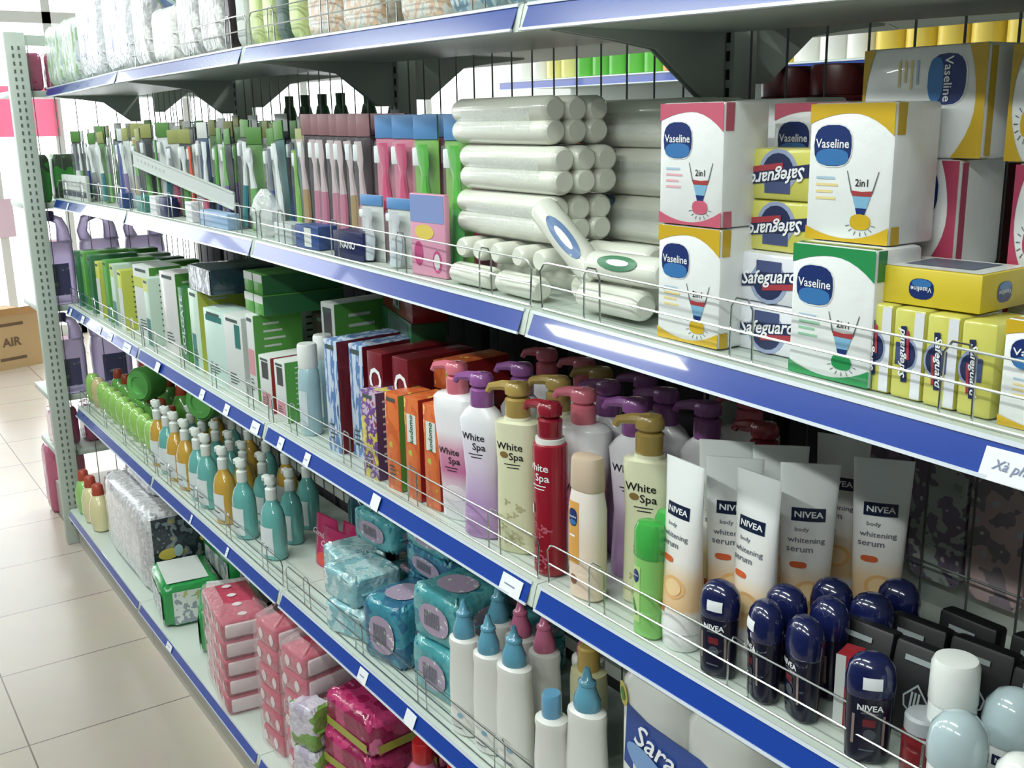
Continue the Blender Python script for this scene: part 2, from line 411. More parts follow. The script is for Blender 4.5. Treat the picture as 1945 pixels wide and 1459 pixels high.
#ITEMS
# ------------------------------------------------------------------ product builders
VBLUE = P('badge_blue', (26, 50, 120), .3, coat=.3); VLIGHT = P('badge_light_blue', (52, 120, 190), .3, coat=.3)
WRAPW = P('white_wrapper', (236, 239, 238), .28, coat=.3, bump=.12, bscale=40)
def vas_print(b, F, k, col, h=.132, w=.10):
    """curved colour bands, badge and funnel drawing of the boxed soap"""
    n = 10; hw, hh = w/2-.001, h/2-.001
    for sg in (1, -1):
        for i in range(n):
            def th(t): return (.009+.016*abs(2*t-1)**2*(1.3 if t > .5 else .6)) if sg > 0 else (.003+.011*abs(2*t-1)**2*(1.25 if t > .5 else .9))
            t0, t1 = i/n, (i+1)/n
            q = [(-hw+2*hw*t0, sg*hh), (-hw+2*hw*t1, sg*hh), (-hw+2*hw*t1, sg*(hh-th(t1))), (-hw+2*hw*t0, sg*(hh-th(t0)))]
            if sg > 0: q = q[::-1]
            b.add([F(u*k, v*k, .0004) for u, v in q], [(0, 1, 2, 3)], col)
    b.ell(F, -.020*k, .026*k, .0235*k, .021*k, WRAPW, .0005, 18, 2.8)
    b.ell(F, -.020*k, .026*k, .0225*k, .0195*k, VBLUE, .0008, 18, 2.8)
    b.ell(F, -.020*k, .0150*k, .0195*k, .0080*k, VLIGHT, .0010, 18, 2.6)
    b.text('Vaseline', F, -.020*k, .0275*k, 1, P('badge_white', (240, 242, 245), .4), width=.040*k, lift=.0014, bold=.012)
    for i, wd in enumerate((.022, .026, .02, .024)):
        b.patch(F, -.038*k, (-.038+wd)*k, (-.006-.0065*i)*k, (-.0035-.0065*i)*k, P('faint_print_%s' % ('b' if i == 0 else col.name), (170, 200, 220) if i == 0 else tuple(int(255-(255-x)*.5) for x in COLS.get(col.name, (200, 200, 200))), .5), 1, 1, .0005)
    cx = .017*k; red = P('print_red', (176, 52, 56), .4); lb = P('print_light_blue', (120, 178, 215), .4)
    for sg in (-1, 1):
        b.add([F(cx+sg*a*k, z*k, .0006) for a, z in ((.011, -.018), (.0125, -.018), (.0185, .002), (.0178, .003))], [(0, 1, 2, 3) if sg > 0 else (3, 2, 1, 0)], P('print_grey', (90, 100, 110), .5))
    b.text('2in1', F, cx, -.0085*k, .0098*k, BLACK, lift=.0006)
    b.add([F(cx+a*k, z*k, .0007) for a, z in ((-.0125, -.0155), (-.011, -.0205), (.011, -.0205), (.0125, -.0155), (0, -.0165))], [(0, 1, 2, 3, 4)], red)
    b.add([F(cx+a*k, z*k, .0007) for a, z in ((-.0105, -.021), (-.0065, -.032), (.0065, -.032), (.0105, -.021))], [(0, 1, 2, 3)], lb)
    b.add([F(cx+a*k, z*k, .0008) for a, z in ((-.0065, -.032), (-.004, -.039), (.004, -.039), (.0065, -.032))], [(0, 1, 2, 3)], VBLUE)
    b.ell(F, cx, -.045*k, .012*k, .0075*k, col, .0009, 12, 2.6)
    for i in range(7):
        a = PI+.35+i*.42; b.add([F(cx+math.cos(a+q)*r*k, (-.045+math.sin(a+q)*r*.75)*k, .0006) for r, q in ((.013, -.03), (.018, -.03), (.018, .03), (.013, .03))], [(0, 1, 2, 3)], P('print_grey', (90, 100, 110), .5))
COLS = {'band_pink': (214, 92, 118), 'band_yellow': (214, 172, 22), 'band_green': (34, 150, 78), 'band_rose': (196, 62, 98)}
def vband(n): return P('band_'+n, COLS['band_'+n], .25, coat=.3)
def vaseline_box(colname, d=.068):
    def f():
        w, h = .10, .132; b = MB(); col = vband(colname)
        b.box(-w/2, w/2, -d/2, d/2, 0, h, WRAPW, .004)
        vas_print(b, boxmap('F', w, d, h), 1, col)
        R = boxmap('R', w, d, h)
        for s0, th in ((1, .030), (-1, .018)):
            q = [(-d/2+.002, s0*(h/2-.001)), (-d/2+.015, s0*(h/2-.001)), (-d/2+.014, s0*(h/2-th)), (-d/2+.002, s0*(h/2-th))]
            if s0 > 0: q = q[::-1]
            b.add([R(u, v, .0005) for u, v in q], [(0, 1, 2, 3)], col)
        b.patch(boxmap('T', w, d, h), -w/2+.003, w/2-.003, -d/2+.003, -d/2+.012, col, 1, 1)
        return b.build('soap_box')
    return f
SGN = P('banner_navy', (38, 48, 92), .35); SGR = P('banner_red', (178, 56, 66), .35)
def sg_print(b, F, cx, cz, w, flip=False, ang=.12):
    """slanted word banner over an arch and a shield"""
    a0 = PI if flip else 0
    def G(u, v, l):
        ca, sa = math.cos(a0), math.sin(a0); return F(cx+u*ca-v*sa, cz+u*sa+v*ca, l)
    b.ell(G, 0, -.004, w*.30, w*.26, P('print_pale_blue', (150, 165, 200), .4), .0004, 16)
    b.ell(G, 0, -.004, w*.24, w*.21, SGN, .0006, 16)
    b.patch(G, -w*.2, w*.2, w*.08, w*.22, P('print_shield', (70, 82, 130), .4), 3, 2, .0008)
    ca, sa = math.cos(ang), math.sin(ang)
    def H(u, v, l): return G(u*ca-v*sa, u*sa+v*ca, l)
    b.patch(H, -w*.5, w*.5, -w*.075, w*.075, SGN, 4, 1, .0011)
    b.patch(H, -w*.1, w*.42, -w*.135, -w*.065, SGR, 3, 1, .0013)
    b.text('Safeguard', H, 0, .002, 1, P('badge_white', (240, 242, 245), .4), width=w*.9, lift=.0018, shear=.3, bold=.02)
SGY = P('soap_yellow', (208, 204, 84), .25, coat=.5, bump=.1, bscale=30); SGW = P('soap_white', (226, 228, 236), .25, coat=.5, bump=.1, bscale=30)
def safeguard_bar(white=False, flip=False):
    def f():
        w, d, h = .104, .055, .054; b = MB(); b.box(-w/2, w/2, -d/2, d/2, 0, h, SGW if white else SGY, .004)
        sg_print(b, boxmap('F', w, d, h), 0, 0, .088, flip)
        b.patch(boxmap('R', w, d, h), -.02, .02, -.02, .0, SGN, 1, 1)
        return b.build('soap_bar')
    return f
def safeguard_upright(k):
    def f():
        w, d, h = .033, .06, .084; b = MB(); b.box(-w/2, w/2, -d/2, d/2, 0, h, SGY, .003)
        F = boxmap('F', w, d, h)
        if k != 3: b.patch(F, w/2-.011, w/2-.001, -h/2+.002, h/2-.002, SGW, 1, 1, .0003)
        def G(u, v, l): return F(-.003-v*.8, u, l)
        def G2(u, v, l): return F(-.003+v*.8, -u, l)
        sg_print(b, G if k < 2 else G2, 0, 0, .052, False, .08)
        return b.build('soap_bar_wrapped')
    return f
def soap_carton():
    w, d, h = .108, .082, .034; b = MB(); Y = P('carton_yellow', (222, 196, 34), .4)
    b.box(-w/2, w/2, -d/2, d/2, 0, h, Y, .0015)
    b.patch(boxmap('T', w, d, h), -w/2+.003, w/2-.003, -d/2+.003, d/2-.003, WHITE, 1, 1)
    b.patch(boxmap('T', w, d, h), -w/2+.02, w/2-.02, -d/2+.02, d/2-.012, P('badge_slate', (92, 100, 120), .4), 1, 1, .0008)
    for sd in 'FR':
        F = boxmap(sd, w, d, h)
        b.ell(F, -.003, -.001, .0125, .0095, VBLUE, .0004, 16, 2.6); b.ell(F, -.003, .004, .010, .004, VLIGHT, .0006, 12)
        b.text('Vaseline', F, -.003, -.001, 1, P('badge_white', (240, 242, 245), .4), ang=PI, width=.021, lift=.0009)
    return b.build('soap_carton')
ROLLM = P('soap_wrapper', (226, 228, 214), .24, coat=.4, bump=.1, bscale=35)
OVAL = ART('label_oval', [(70, 92, 146), (96, 130, 180), (170, 186, 208)], 60)
def roll_mesh(b, L=.11, r=.021, oval=True, green=False):
    """bar lying along x, resting on z = 0"""
    rings = []
    for x, k in ((-L/2, .72), (-L/2+.003, .9), (-L/2+.009, 1), (0, 1.0), (L/2-.009, 1), (L/2-.003, .9), (L/2, .72)):
        rings.append([(x, r*k*math.cos(t), r+r*.93*k*math.sin(t)) for t in [2*PI*i/18 for i in range(18)]])
    b.loft(rings, ROLLM)
    if oval:
        def G(u, v, l):
            a = v/r; return (u, -(r+l)*math.cos(a+.5), r+(r*.93+l)*math.sin(a+.5))
        b.ell(G, 0 if L < .2 else -.07, 0, L*.28 if L < .2 else .022, r*.52, OVAL if not green else P('oval_green', (60, 130, 90), .4), .0012, 18)
        b.ell(G, .002 if L < .2 else -.07, 0, L*.16 if L < .2 else .013, r*.2, WRAPW, .0018, 12)
def soap_roll(L=.12, r=.021, green=False, oval=True):
    def f():
        b = MB(); roll_mesh(b, L, r, oval, green); return b.build('wrapped_soap')
    return f
def roll_bundle(oval=False):
    def f():
        E = empty('soap_bundle')
        for j in range(3):
            for k in range(2):
                b = MB(); roll_mesh(b, .248, .0200, oval and j == 0 and k == 1)
                b.build('soap_roll', E, (0, -.0375+j*.0375, k*.0295))
        b = MB(); M_ = FILM('shrink_wrap', .3, bump=.25)
        pr = [(-.125, -.058, .004), (.085, -.058, .004)]
        sec = [(-.0575, .02), (-.0575, .05), (-.04, .0672), (.04, .0672), (.0575, .05), (.0575, .02), (.04, .0003), (-.04, .0003)]
        b.loft([[(x, y, z) for y, z in sec] for x in (-.09, -.02, .05, .09)], M_, caps=False)
        b.build('shrink_film', E)
        return E
    return f
# ---- toothbrush packs
def brush(b, col, col2, L=.175):
    """toothbrush seen from the front, bristles toward -x side"""
    n = 12; rings = []
    for i in range(n+1):
        t = i/n; z = L*t; w = .0062 if t < .45 else .0062-.0032*min(1, (t-.45)/.2) if t < .72 else .003+.0028*min(1, (t-.75)/.1 if t > .75 else 0)
        d = .0045 if t < .7 else .0028; x = .004*math.sin(t*3.0)
        rings.append([(x+w*math.cos(a), d*math.sin(a)-.006, z) for a in [2*PI*k/8 for k in range(8)]])
    b.loft(rings[:7], col); b.loft(rings[6:], col2)
def toothbrush_pack(name, head, back, col, col2, H=.235, w=.036, kid=False):
    def f():
        E = empty('toothbrush_pack'); b = MB()
        b.box(-w/2, w/2, .006, .0072, 0, H, back); b.build('backing_card', E)
        b = MB(); b.box(-w/2, w/2, .0035, .0058, H*.84, H, head, .001); b.build('header_card', E)
        tb = MB(); tb.T = Matrix.Translation((.003, 0, H*.03)) @ (Matrix.Diagonal((2.5, 1.5, 1, 1)) if kid else Matrix.Rotation(random.uniform(-.10, .10), 4, 'Y') @ Matrix.Diagonal((1.75, 1.2, 1, 1)))
        brush(tb, col, col2, H*.78); o = tb.build('toothbrush', E)
        br = MB(); br.box(-.014 if not kid else -.018, -.001, -.011, -.0015, H*.67, H*.79, P('bristles', (226, 234, 236), .7), .002); br.build('bristles', o)
        fl = MB(); rings = []
        for z, k in ((0.002, .3), (.008, .9), (H*.4, 1), (H*.76, 1), (H*.82, .8), (H*.835, .2)):
            rings.append([(w/2*.92*math.cos(a), .005-.021*k*math.sin(a), z) for a in [PI*i/8 for i in range(9)]])
        fl.loft(rings, FILM('blister_film', .09), caps=False, closed=False); fl.build('blister', E)
        return E
    return f
# ---- soft packs
def soft(b, w, d, h, m, p=5, oz=0, n=48):
    rr = random.Random(int(w*1e4+h*1e3)); q = max(p, 7); rings = []
    for i in range(15):
        t = .5-.5*math.cos(PI*i/14); f = max((1-abs(2*t-1)**q*.998)**(1/q), .72); ring = []
        for k in range(n):
            a = 2*PI*k/n; j = 1+rr.uniform(-.012, .012)
            ring.append((w/2*f*j*sgnpow(math.cos(a), 2/8), d/2*f*j*sgnpow(math.sin(a), 2/8), oz+h*t+(rr.uniform(-.004, .004) if 0 < i < 14 else 0)))
        rings.append(ring)
    b.loft(rings, m)
def soft_pack(name, w, d, h, m, m2=None, seam=True, label=None, p=5):
    def f():
        E = empty(name); b = MB(); soft(b, w, d, h, m, p)
        b.build('wrapper', E)
        if m2:
            b = MB(); f1 = boxmap('F', w, d, h)
            b.ell(f1, w*.02, 0, w*.3, h*.3, m2, .003, 18, 2.4); [b.patch(f1, -w*.16+w*.035*q, -w*.145+w*.035*q, -h*.14, h*.16, P('print_grey', (90, 100, 110), .5), 1, 1, .0045) for q in range(9)]
            f2 = boxmap('T', w, d, h); b.ell(f2, 0, -d*.05, w*.3, d*.26, m2, .002, 18, 2.4)
            f3 = boxmap('R', w, d, h); b.ell(f3, 0, 0, d*.3, h*.3, m2, .003, 18, 2.4)
            b.build('printed_panel', E)
        if seam:
            b = MB(); b.box(w/2-.004, w/2+.008, -d*.36, d*.36, h*.48, h*.5, m); b.box(-w/2-.008, -w/2+.004, -d*.36, d*.36, h*.48, h*.5, m); b.build('seam', E)
        return E
    return f
# ---- bottles
def pump_head(E, z, r, col, spout=.04, turn=PI, hh=.052, neck=None):
    b = MB(); b.lathe([(r*.94, z), (r, z+.003), (r, z+.026), (r*.8, z+.029)], col, 20)
    b.lathe([(r*.62, z+.027), (r*.62, z+hh-.018)], col, 14)
    b.lathe([(r*.7, z+hh-.022), (r*.98, z+hh-.018), (r*1.02, z+hh-.007), (r*.8, z+hh-.001), (r*.2, z+hh)], col, 20)
    c_, s_ = math.cos(turn), math.sin(turn)
    pts = [(0, 0, z+hh-.008), (c_*spout*.5, s_*spout*.5, z+hh-.007), (c_*spout*.9, s_*spout*.9, z+hh-.010), (c_*spout, s_*spout, z+hh-.018)]
    b.tube(pts, .005, col, 8, rs=[.0095, .0078, .006, .0045]); b.build('pump', E)
def spa_bottle(kind):
    pump, bm, prof, p = {
        'pink': ((226, 112, 132), GRAD('spa_pink', [(0, (232, 232, 235)), (.05, (226, 220, 226)), (.085, (206, 112, 156)), (.12, (222, 150, 178)), (.15, (238, 234, 238)), (.2, (240, 240, 242))]),
                 [(0, .024, .017), (.004, .028, .02), (.05, .029, .021), (.12, .034, .023), (.185, .040, .025), (.205, .040, .024), (.211, .034, .019), (.213, .02, .014)], 2.6),
        'lilac': ((150, 84, 158), GRAD('spa_lilac', [(0, (176, 130, 190)), (.06, (186, 150, 202)), (.12, (220, 204, 228)), (.17, (230, 228, 238)), (.2, (238, 238, 242))]),
                  [(0, .027, .019), (.004, .031, .022), (.04, .030, .022), (.1, .027, .02), (.16, .032, .022), (.19, .035, .022), (.203, .026, .019), (.211, .017, .016)], 2.4),
        'cream': ((178, 148, 72), GRAD('spa_cream', [(0, (212, 212, 168)), (.1, (220, 220, 178)), (.21, (226, 226, 190))]),
                  [(0, .026, .02), (.004, .030, .023), (.06, .029, .022), (.13, .028, .021), (.195, .031, .022), (.203, .030, .022), (.206, .018, .017), (.211, .017, .016)], 3),
        'red': ((150, 20, 40), GRAD('spa_red', [(0, (150, 16, 34)), (.1, (158, 18, 38)), (.21, (164, 22, 42))]),
                [(0, .021, .020), (.004, .0245, .0235), (.1, .024, .023), (.19, .025, .024), (.198, .0245, .023), (.2, .0215, .021)], 2),
    }[kind]
    def f():
        E = empty('lotion_bottle'); b = MB(); b.body(prof, bm, 28, p)
        F = frontmap(prof, p); ink = BLACK if kind != 'red' else P('badge_white', (240, 242, 245), .4)
        zt = {'pink': .118, 'lilac': .165, 'cream': .168, 'red': .166}[kind]
        b.text('White', F, -.004, zt, .0155, ink, lift=.0008); b.text('Spa', F, .006, zt-.015, .0155, ink, lift=.0008)
        b.patch(F, -.012, .012, zt-.028, zt-.0265, ink, 3, 1); b.patch(F, -.008, .010, zt-.033, zt-.0315, ink, 3, 1)
        if kind == 'cream': b.ell(F, -.012, zt-.013, .0065, .005, P('shell_gold', (140, 108, 50), .4), .0006)
        if kind in ('red', 'cream'):
            fl = P('flower_print_'+kind, (196, 90, 110) if kind == 'red' else (178, 176, 128), .4)
            rr = random.Random(4)
            for i in range(16):
                u, v = rr.uniform(-.016, .016), .012+rr.random()*.075
                for a in range(3): b.ell(F, u+.003*math.cos(a*2.1), v+.003*math.sin(a*2.1), .0026, .0014, fl, .0006, 8, 2, a*2.1)
        if kind == 'red': b.patch(F, -.019, -.010, .094, .108, PAPER, 2, 2, .0012)
        if kind == 'pink': b.ell(F, .004, .048, .019, .014, P('petal_white', (226, 218, 222), .4), .0006, 16, 2)
        b.build('bottle_body', E)
        if kind == 'red':
            b = MB(); b.lathe([(.0205, .199), (.0205, .207)], WHITE, 20); b.build('collar_ring', E)
        pump_head(E, .207 if kind == 'red' else .211, .0175, c(pump, .25, coat=.5), .042, PI+.15)
        return E
    return f
def vas_lotion():
    E = empty('body_lotion_bottle'); prof = [(0, .024, .015), (.003, .0275, .018), (.06, .0285, .019), (.13, .0285, .0185), (.15, .025, .0165), (.158, .024, .0155)]
    b = MB(); b.body(prof, GRAD('lotion_peach', [(0, (232, 206, 180)), (.09, (236, 216, 196)), (.12, (238, 226, 216))]), 26, 2.6)
    F = frontmap(prof, 2.6)
    b.patch(F, -.021, .001, .052, .140, P('label_orange', (226, 160, 70), .4), 6, 6, .0004)
    b.ell(F, -.010, .118, .0085, .0125, VBLUE, .0009, 16, 2.6); b.ell(F, -.010, .111, .007, .004, VLIGHT, .0011, 12)
    b.text('Vaseline', F, -.010, .119, 1, P('badge_white', (240, 242, 245), .4), width=.0145, lift=.0015)
    b.ell(F, -.010, .028, .007, .0075, P('stamp_brown', (150, 100, 80), .5), .0006); b.patch(F, -.017, -.006, .09, .093, P('badge_white', (240, 242, 245), .4), 2, 1, .0008)
    b.build('bottle_body', E)
    b = MB(); b.body([(.156, .0245, .0165), (.159, .0255, .0175), (.196, .0245, .016), (.202, .022, .014), (.204, .012, .008)], c((206, 182, 156), .35), 26, 2.6); b.build('flip_cap', E)
    return E
def green_bottle():
    E = empty('small_lotion_bottle'); prof = [(0, .018, .012), (.003, .021, .015), (.06, .0215, .0155), (.108, .0205, .015)]
    b = MB(); b.body(prof, c((128, 200, 98), .3, coat=.3), 24, 2.5); F = frontmap(prof, 2.5)
    b.patch(F, -.017, -.002, .02, .095, P('label_lime', (176, 216, 130), .4), 4, 4); b.ell(F, -.010, .082, .006, .009, VBLUE, .0008); b.text('Vaseline', F, -.010, .083, 1, P('badge_white', (240, 242, 245), .4), width=.0105, lift=.0012)
    b.ell(F, -.012, .04, .003, .012, P('leaf_green', (60, 140, 60), .4), .0008, 12, 2, .4); b.build('bottle_body', E)
    b = MB(); b.body([(.107, .021, .0155), (.11, .022, .0165), (.142, .0215, .0155), (.152, .017, .012), (.155, .009, .006)], c((58, 178, 66), .25, coat=.5), 24, 2.4); b.build('flip_cap', E)
    return E
def nivea_tube(h=.236):
    E = empty('cream_tube'); prof = []
    for i in range(9):
        t = i/8; z = .024+(h-.024)*t; prof.append((z, .0225+.0065*t, .0205*(1-t)**.8+.0012))
    b = MB(); b.body(prof, GRAD('tube_ink', [(0, (238, 238, 236)), (.048, (238, 238, 236)), (.056, (240, 196, 140)), (.09, (240, 206, 160)), (.115, (238, 234, 228)), (.2, (238, 242, 242))], .25, .5), 26, 2.1)
    F = frontmap(prof, 2.1)
    b.patch(F, -.0165, .0165, .168, .184, P('logo_navy', (20, 34, 66), .3), 6, 2, .0005)
    b.text('NIVEA', F, 0, .176, 1, P('badge_white', (240, 242, 245), .4), width=.028, lift=.0012, bold=.02)
    G = P('text_grey', (96, 104, 116), .5)
    b.text('body', F, -.006, .158, .007, G, lift=.0007); b.text('whitening', F, -.001, .145, 1, G, width=.036, lift=.0007); b.text('serum', F, -.007, .134, .0105, G, lift=.0007)
    b.ell(F, -.008, .115, .0085, .004, P('tag_orange', (226, 96, 44), .35), .0006, 14, 3)
    b.ell(F, .003, .082, .0145, .0145, P('swirl_orange', (236, 180, 112), .4), .0005, 20); b.ell(F, .003, .082, .0105, .0105, P('swirl_light', (244, 208, 150), .4), .0008, 18)
    b.patch(F, -.019, -.007, .046, .055, P('tag_orange', (226, 96, 44), .35), 3, 2, .0005)
    b.build('tube_body', E)
    b = MB(); b.body([(0, .0195, .0185), (.002, .021, .02), (.023, .0215, .0205), (.0245, .021, .0195)], WHITE, 24, 2); b.build('cap', E)
    return E
def navy_bottle(sticker=True, big=1.0):
    def f():
        E = empty('deodorant_bottle'); prof = [(0, .017, .011), (.004, .0205, .0145), (.03, .0215, .0155), (.072, .0225, .0165)]
        b = MB(); b.body(prof, P('navy_label', (16, 18, 44), .28, coat=.4), 26, 2.4); F = frontmap(prof, 2.4)
        b.text('NIVEA', F, 0, .062, 1, P('badge_white', (240, 242, 245), .4), width=.024, lift=.0008, bold=.02)
        b.patch(F, -.008, .008, .0555, .057, P('text_grey', (96, 104, 116), .5), 2, 1)
        b.patch(F, -.006, .006, .042, .050, P('print_red_dark', (120, 30, 40), .4), 2, 1); b.ell(F, .001, .034, .006, .006, P('emblem_grey', (70, 76, 86), .4), .0006)
        b.patch(F, -.008, .006, .016, .0175, P('text_grey', (96, 104, 116), .5), 2, 1)
        for u in (-.0145, .0135): b.patch(F, u-.0012, u+.0012, .022, .054, P('stripe_tan', (140, 124, 116), .4), 1, 4)
        b.build('bottle_body', E)
        b = MB(); pr = [(.0715, .0225, .017), (.074, .0235, .018), (.088, .0235, .018), (.100, .021, .0158), (.108, .015, .011), (.112, .007, .005)]
        b.body(pr, NAVY, 26, 2.2); o = b.build('domed_cap', E)
        if sticker:
            s_ = MB(); s_.patch(frontmap(pr, 2.2), -.008, .010, .082, .094, PAPER, 5, 4, .0006); s_.build('price_sticker', E)
        return E
    return f
def spray_can():
    E = empty('spray_can'); prof = [(0, .0215, .0215), (.003, .0225, .0225), (.09, .0225, .0225), (.094, .021, .021)]
    b = MB(); b.body(prof, c((222, 228, 226), .3, coat=.4), 24); F = frontmap(prof)
    b.ell(F, .008, .066, .008, .009, P('ring_blue', (110, 140, 190), .4), .0006, 16); b.ell(F, .008, .066, .0068, .0078, c((222, 228, 226), .3, coat=.4), .0009, 16)
    b.patch(F, .004, .019, .030, .040, P('logo_navy', (20, 34, 66), .3), 3, 2); b.build('can_body', E)
    b = MB(); b.body([(.093, .0225, .0225), (.095, .0232, .0232), (.132, .0225, .0225), (.138, .020, .020), (.139, .012, .012)], WHITE, 24); b.build('cap', E); return E
def rollon(m, logo=True):
    def f():
        E = empty('roll_on_deodorant'); prof = [(0, .0195, .0175), (.003, .022, .0195), (.05, .023, .0205), (.058, .0225, .0205)]
        b = MB(); b.body(prof, c((236, 238, 236), .3, coat=.3), 24, 2.1); F = frontmap(prof, 2.1)
        b.patch(F, -.016, .006, .040, .050, P('logo_navy', (20, 34, 66), .3), 4, 2); b.text('NIVEA', F, -.005, .045, 1, P('badge_white', (240, 242, 245), .4), width=.018, lift=.0008)
        b.build('bottle_body', E)
        b = MB(); pr = [(.057, .0235, .0215), (.06, .0245, .0225), (.075, .0248, .0228), (.090, .022, .020), (.100, .0145, .013), (.104, .006, .005)]; b.body(pr, m, 24); 
        if not logo:
            G = frontmap(pr); b.ell(G, .004, .078, .009, .007, P('print_red', (176, 52, 56), .4), .0006, 14); b.ell(G, .004, .078, .0065, .0045, m, .0009, 12)
        b.build('domed_cap', E)
        return E
    return f
def handwash(col, label=True):
    def f():
        E = empty('hand_wash_bottle'); m = P('soap_%d_%d_%d' % col, col, .12, coat=.8)
        prof = [(0, .030, .021), (.004, .034, .025), (.06, .035, .026), (.095, .033, .025), (.118, .025, .020), (.130, .014, .013), (.138, .012, .012)]
        b = MB(); b.body(prof, m, 26, 2.1)
        if label: b.patch(frontmap(prof, 2.1), -.026, .026, .012, .078, P('label_pale', (214, 222, 224), .4), 10, 4, .0006); b.patch(frontmap(prof, 2.1), -.020, .014, .030, .033, P('text_grey', (96, 104, 116), .5), 4, 1, .0012)
        b.build('bottle_body', E)
        pump_head(E, .136, .013, c((226, 234, 228), .25, coat=.4), .030, PI, .056); return E
    return f
def round_bottle(col, cap, h=.13):
    """rounded bulb shaped gel bottle"""
    def f():
        E = empty('shampoo_bottle'); b = MB()
        b.body([(0, .022, .017), (.004, .028, .021), (.03, .033, .025), (.06, .031, .024), (.082, .022, .018), (.09, .013, .012)], P('gel_%d_%d_%d' % col, col, .15, coat=.7), 22, 2); 
        b.build('bottle_body', E); b = MB(); b.lathe([(.0135, .088), (.0145, .091), (.0125, .112), (.009, .116)], cap, 16); b.build('cap', E); return E
    return f
def nozzle_bottle(capc=(88, 158, 186), pink=False, tall=.165, flat=False):
    """white squeeze bottle with a pointed cap"""
    def f():
        E = empty('cleanser_bottle'); t = tall
        prof = [(0, .024, .016), (.004, .029, .021), (t*.5, .030, .022), (t*.86, .0265, .0205), (t*.93, .0275, .0225), (t*.97, .026, .022), (t, .016, .015)]
        b = MB(); b.body(prof, c((226, 226, 220), .32, coat=.3), 24, 2.2); F = frontmap(prof, 2.2)
        b.ell(F, .006, t*.22, .006, .005, P('flower_blue', (130, 180, 205), .4), .0006, 10); b.patch(F, -.012, .010, t*.08, t*.09, P('text_grey', (96, 104, 116), .5), 3, 1); b.build('bottle_body', E)
        m = c(capc, .22, coat=.6); b = MB()
        if flat: b.lathe([(.0145, t-.002), (.0155, t+.002), (.015, t+.034), (.0135, t+.037)], m, 18)
        else: b.lathe([(.017, t-.004), (.0185, t), (.018, t+.014), (.0135, t+.026), (.011, t+.036), (.0125, t+.038), (.012, t+.042), (.0075, t+.046), (.003, t+.064)], m, 18)
        b.build('nozzle_cap', E); return E
    return f
# ---- plain cartons with art
def cardw_(): return MATS.get('card_white')
def carton(w, d, h, m, band=None, text=None, tcol=None, win=None, side=None, name='carton', ang=PI/2, tw=None, tz=0):
    def f():
        b = MB(); b.box(-w/2, w/2, -d/2, d/2, 0, h, m, .0015); F = boxmap('F', w, d, h); R = boxmap('R', w, d, h)
        if name == 'carton' and d > .06 and h > .12 and not text:      # small print on the side and top flap
            pm = P('side_print_dark', (70, 90, 84), .5); pl = P('side_print_pale', (206, 214, 206), .5)
            for q in range(9): b.patch(R, -d*.30, d*(.02+.03*(q*7 % 5)), h*(.38-.085*q), h*(.405-.085*q), pl if side is not cardw_() and side else pm, 1, 1, .0008)
            b.patch(F, -w*.34, w*.30, h*.42, h*.46, pm, 1, 1, .0007)
            for q in range(4): b.patch(F, -w*.30, w*(.05+.06*(q % 3)), -h*(.26+.04*q), -h*(.245+.04*q), pm, 1, 1, .0009)
        if side: b.patch(R, -d/2+.001, d/2-.001, -h/2+.001, h/2-.001, side, 1, 1, .0003)
        for (u0, u1, v0, v1, mm) in (band or []): b.patch(F, u0*w, u1*w, v0*h, v1*h, mm, 1, 1, .0005)
        if win: b.patch(F, -w*.3, w*.3, h*.05, h*.4, win, 1, 1, .0008)
        if text: b.text(text, F, 0, tz, 1, tcol or P('badge_white', (240, 242, 245), .4), ang=ang, width=tw or h*.8, lift=.0012, bold=.02)
        return b.build(name)
    return f
def price_tag(w=.04, h=.027, curl=0.0):
    def f():
        b = MB(); n = 5
        vs = [(w*(i/n-.5), -.0016-.004*curl*(i/n)**2, z) for z in (0, h) for i in range(n+1)]
        vs += [(x, y-.0004, z) for x, y, z in vs]
        fs = [(i, i+1, i+n+2, i+n+1) for i in range(n)]; k = 2*(n+1); fs = [q[::-1] for q in fs]+[tuple(a+k for a in q) for q in fs]
        b.add(vs, fs, PAPER)
        F = lambda u, v, l: (u, -.0021-l, h/2+v)
        b.patch(F, -w*.3, w*.2, -.001, .001, P('pen_blue', (120, 130, 170), .5), 1, 1, .0006) if curl == 0 else None
        return b.build('price_tag')
    return f
def round_can():
    E = empty('jar'); b = MB(); b.lathe([(.018, 0), (.02, .003), (.02, .052), (.017, .058)], rd2(), 20); b.build('jar_body', E)
    b = MB(); b.lathe([(.0185, .056), (.0185, .07), (.016, .073)], c((160, 166, 170), .3), 20); b.build('lid', E); return E
def rd2(): return P('jar_red', (120, 22, 28), .3, coat=.3)
def yellow_bottle():
    E = empty('bottle'); b = MB(); b.body([(0, .026, .02), (.004, .03, .023), (.18, .031, .023), (.196, .029, .022), (.2, .016, .015)], c((204, 200, 150), .3, coat=.3), 22, 2.6); b.build('bottle_body', E)
    b = MB(); b.lathe([(.0175, .199), (.018, .203), (.017, .235), (.014, .238)], c((190, 156, 70), .3, coat=.4), 18); b.build('cap', E); return E
def shampoo_dark():
    E = empty('shampoo_bottle'); b = MB(); b.body([(0, .03, .02), (.004, .036, .025), (.14, .036, .025), (.165, .024, .02), (.17, .016, .015)], c((22, 66, 78), .15, coat=.8), 22, 2.4); b.build('bottle_body', E)
    b = MB(); b.lathe([(.017, .169), (.018, .173), (.017, .205), (.014, .208)], c((30, 36, 44), .3), 18); b.build('cap', E); return E
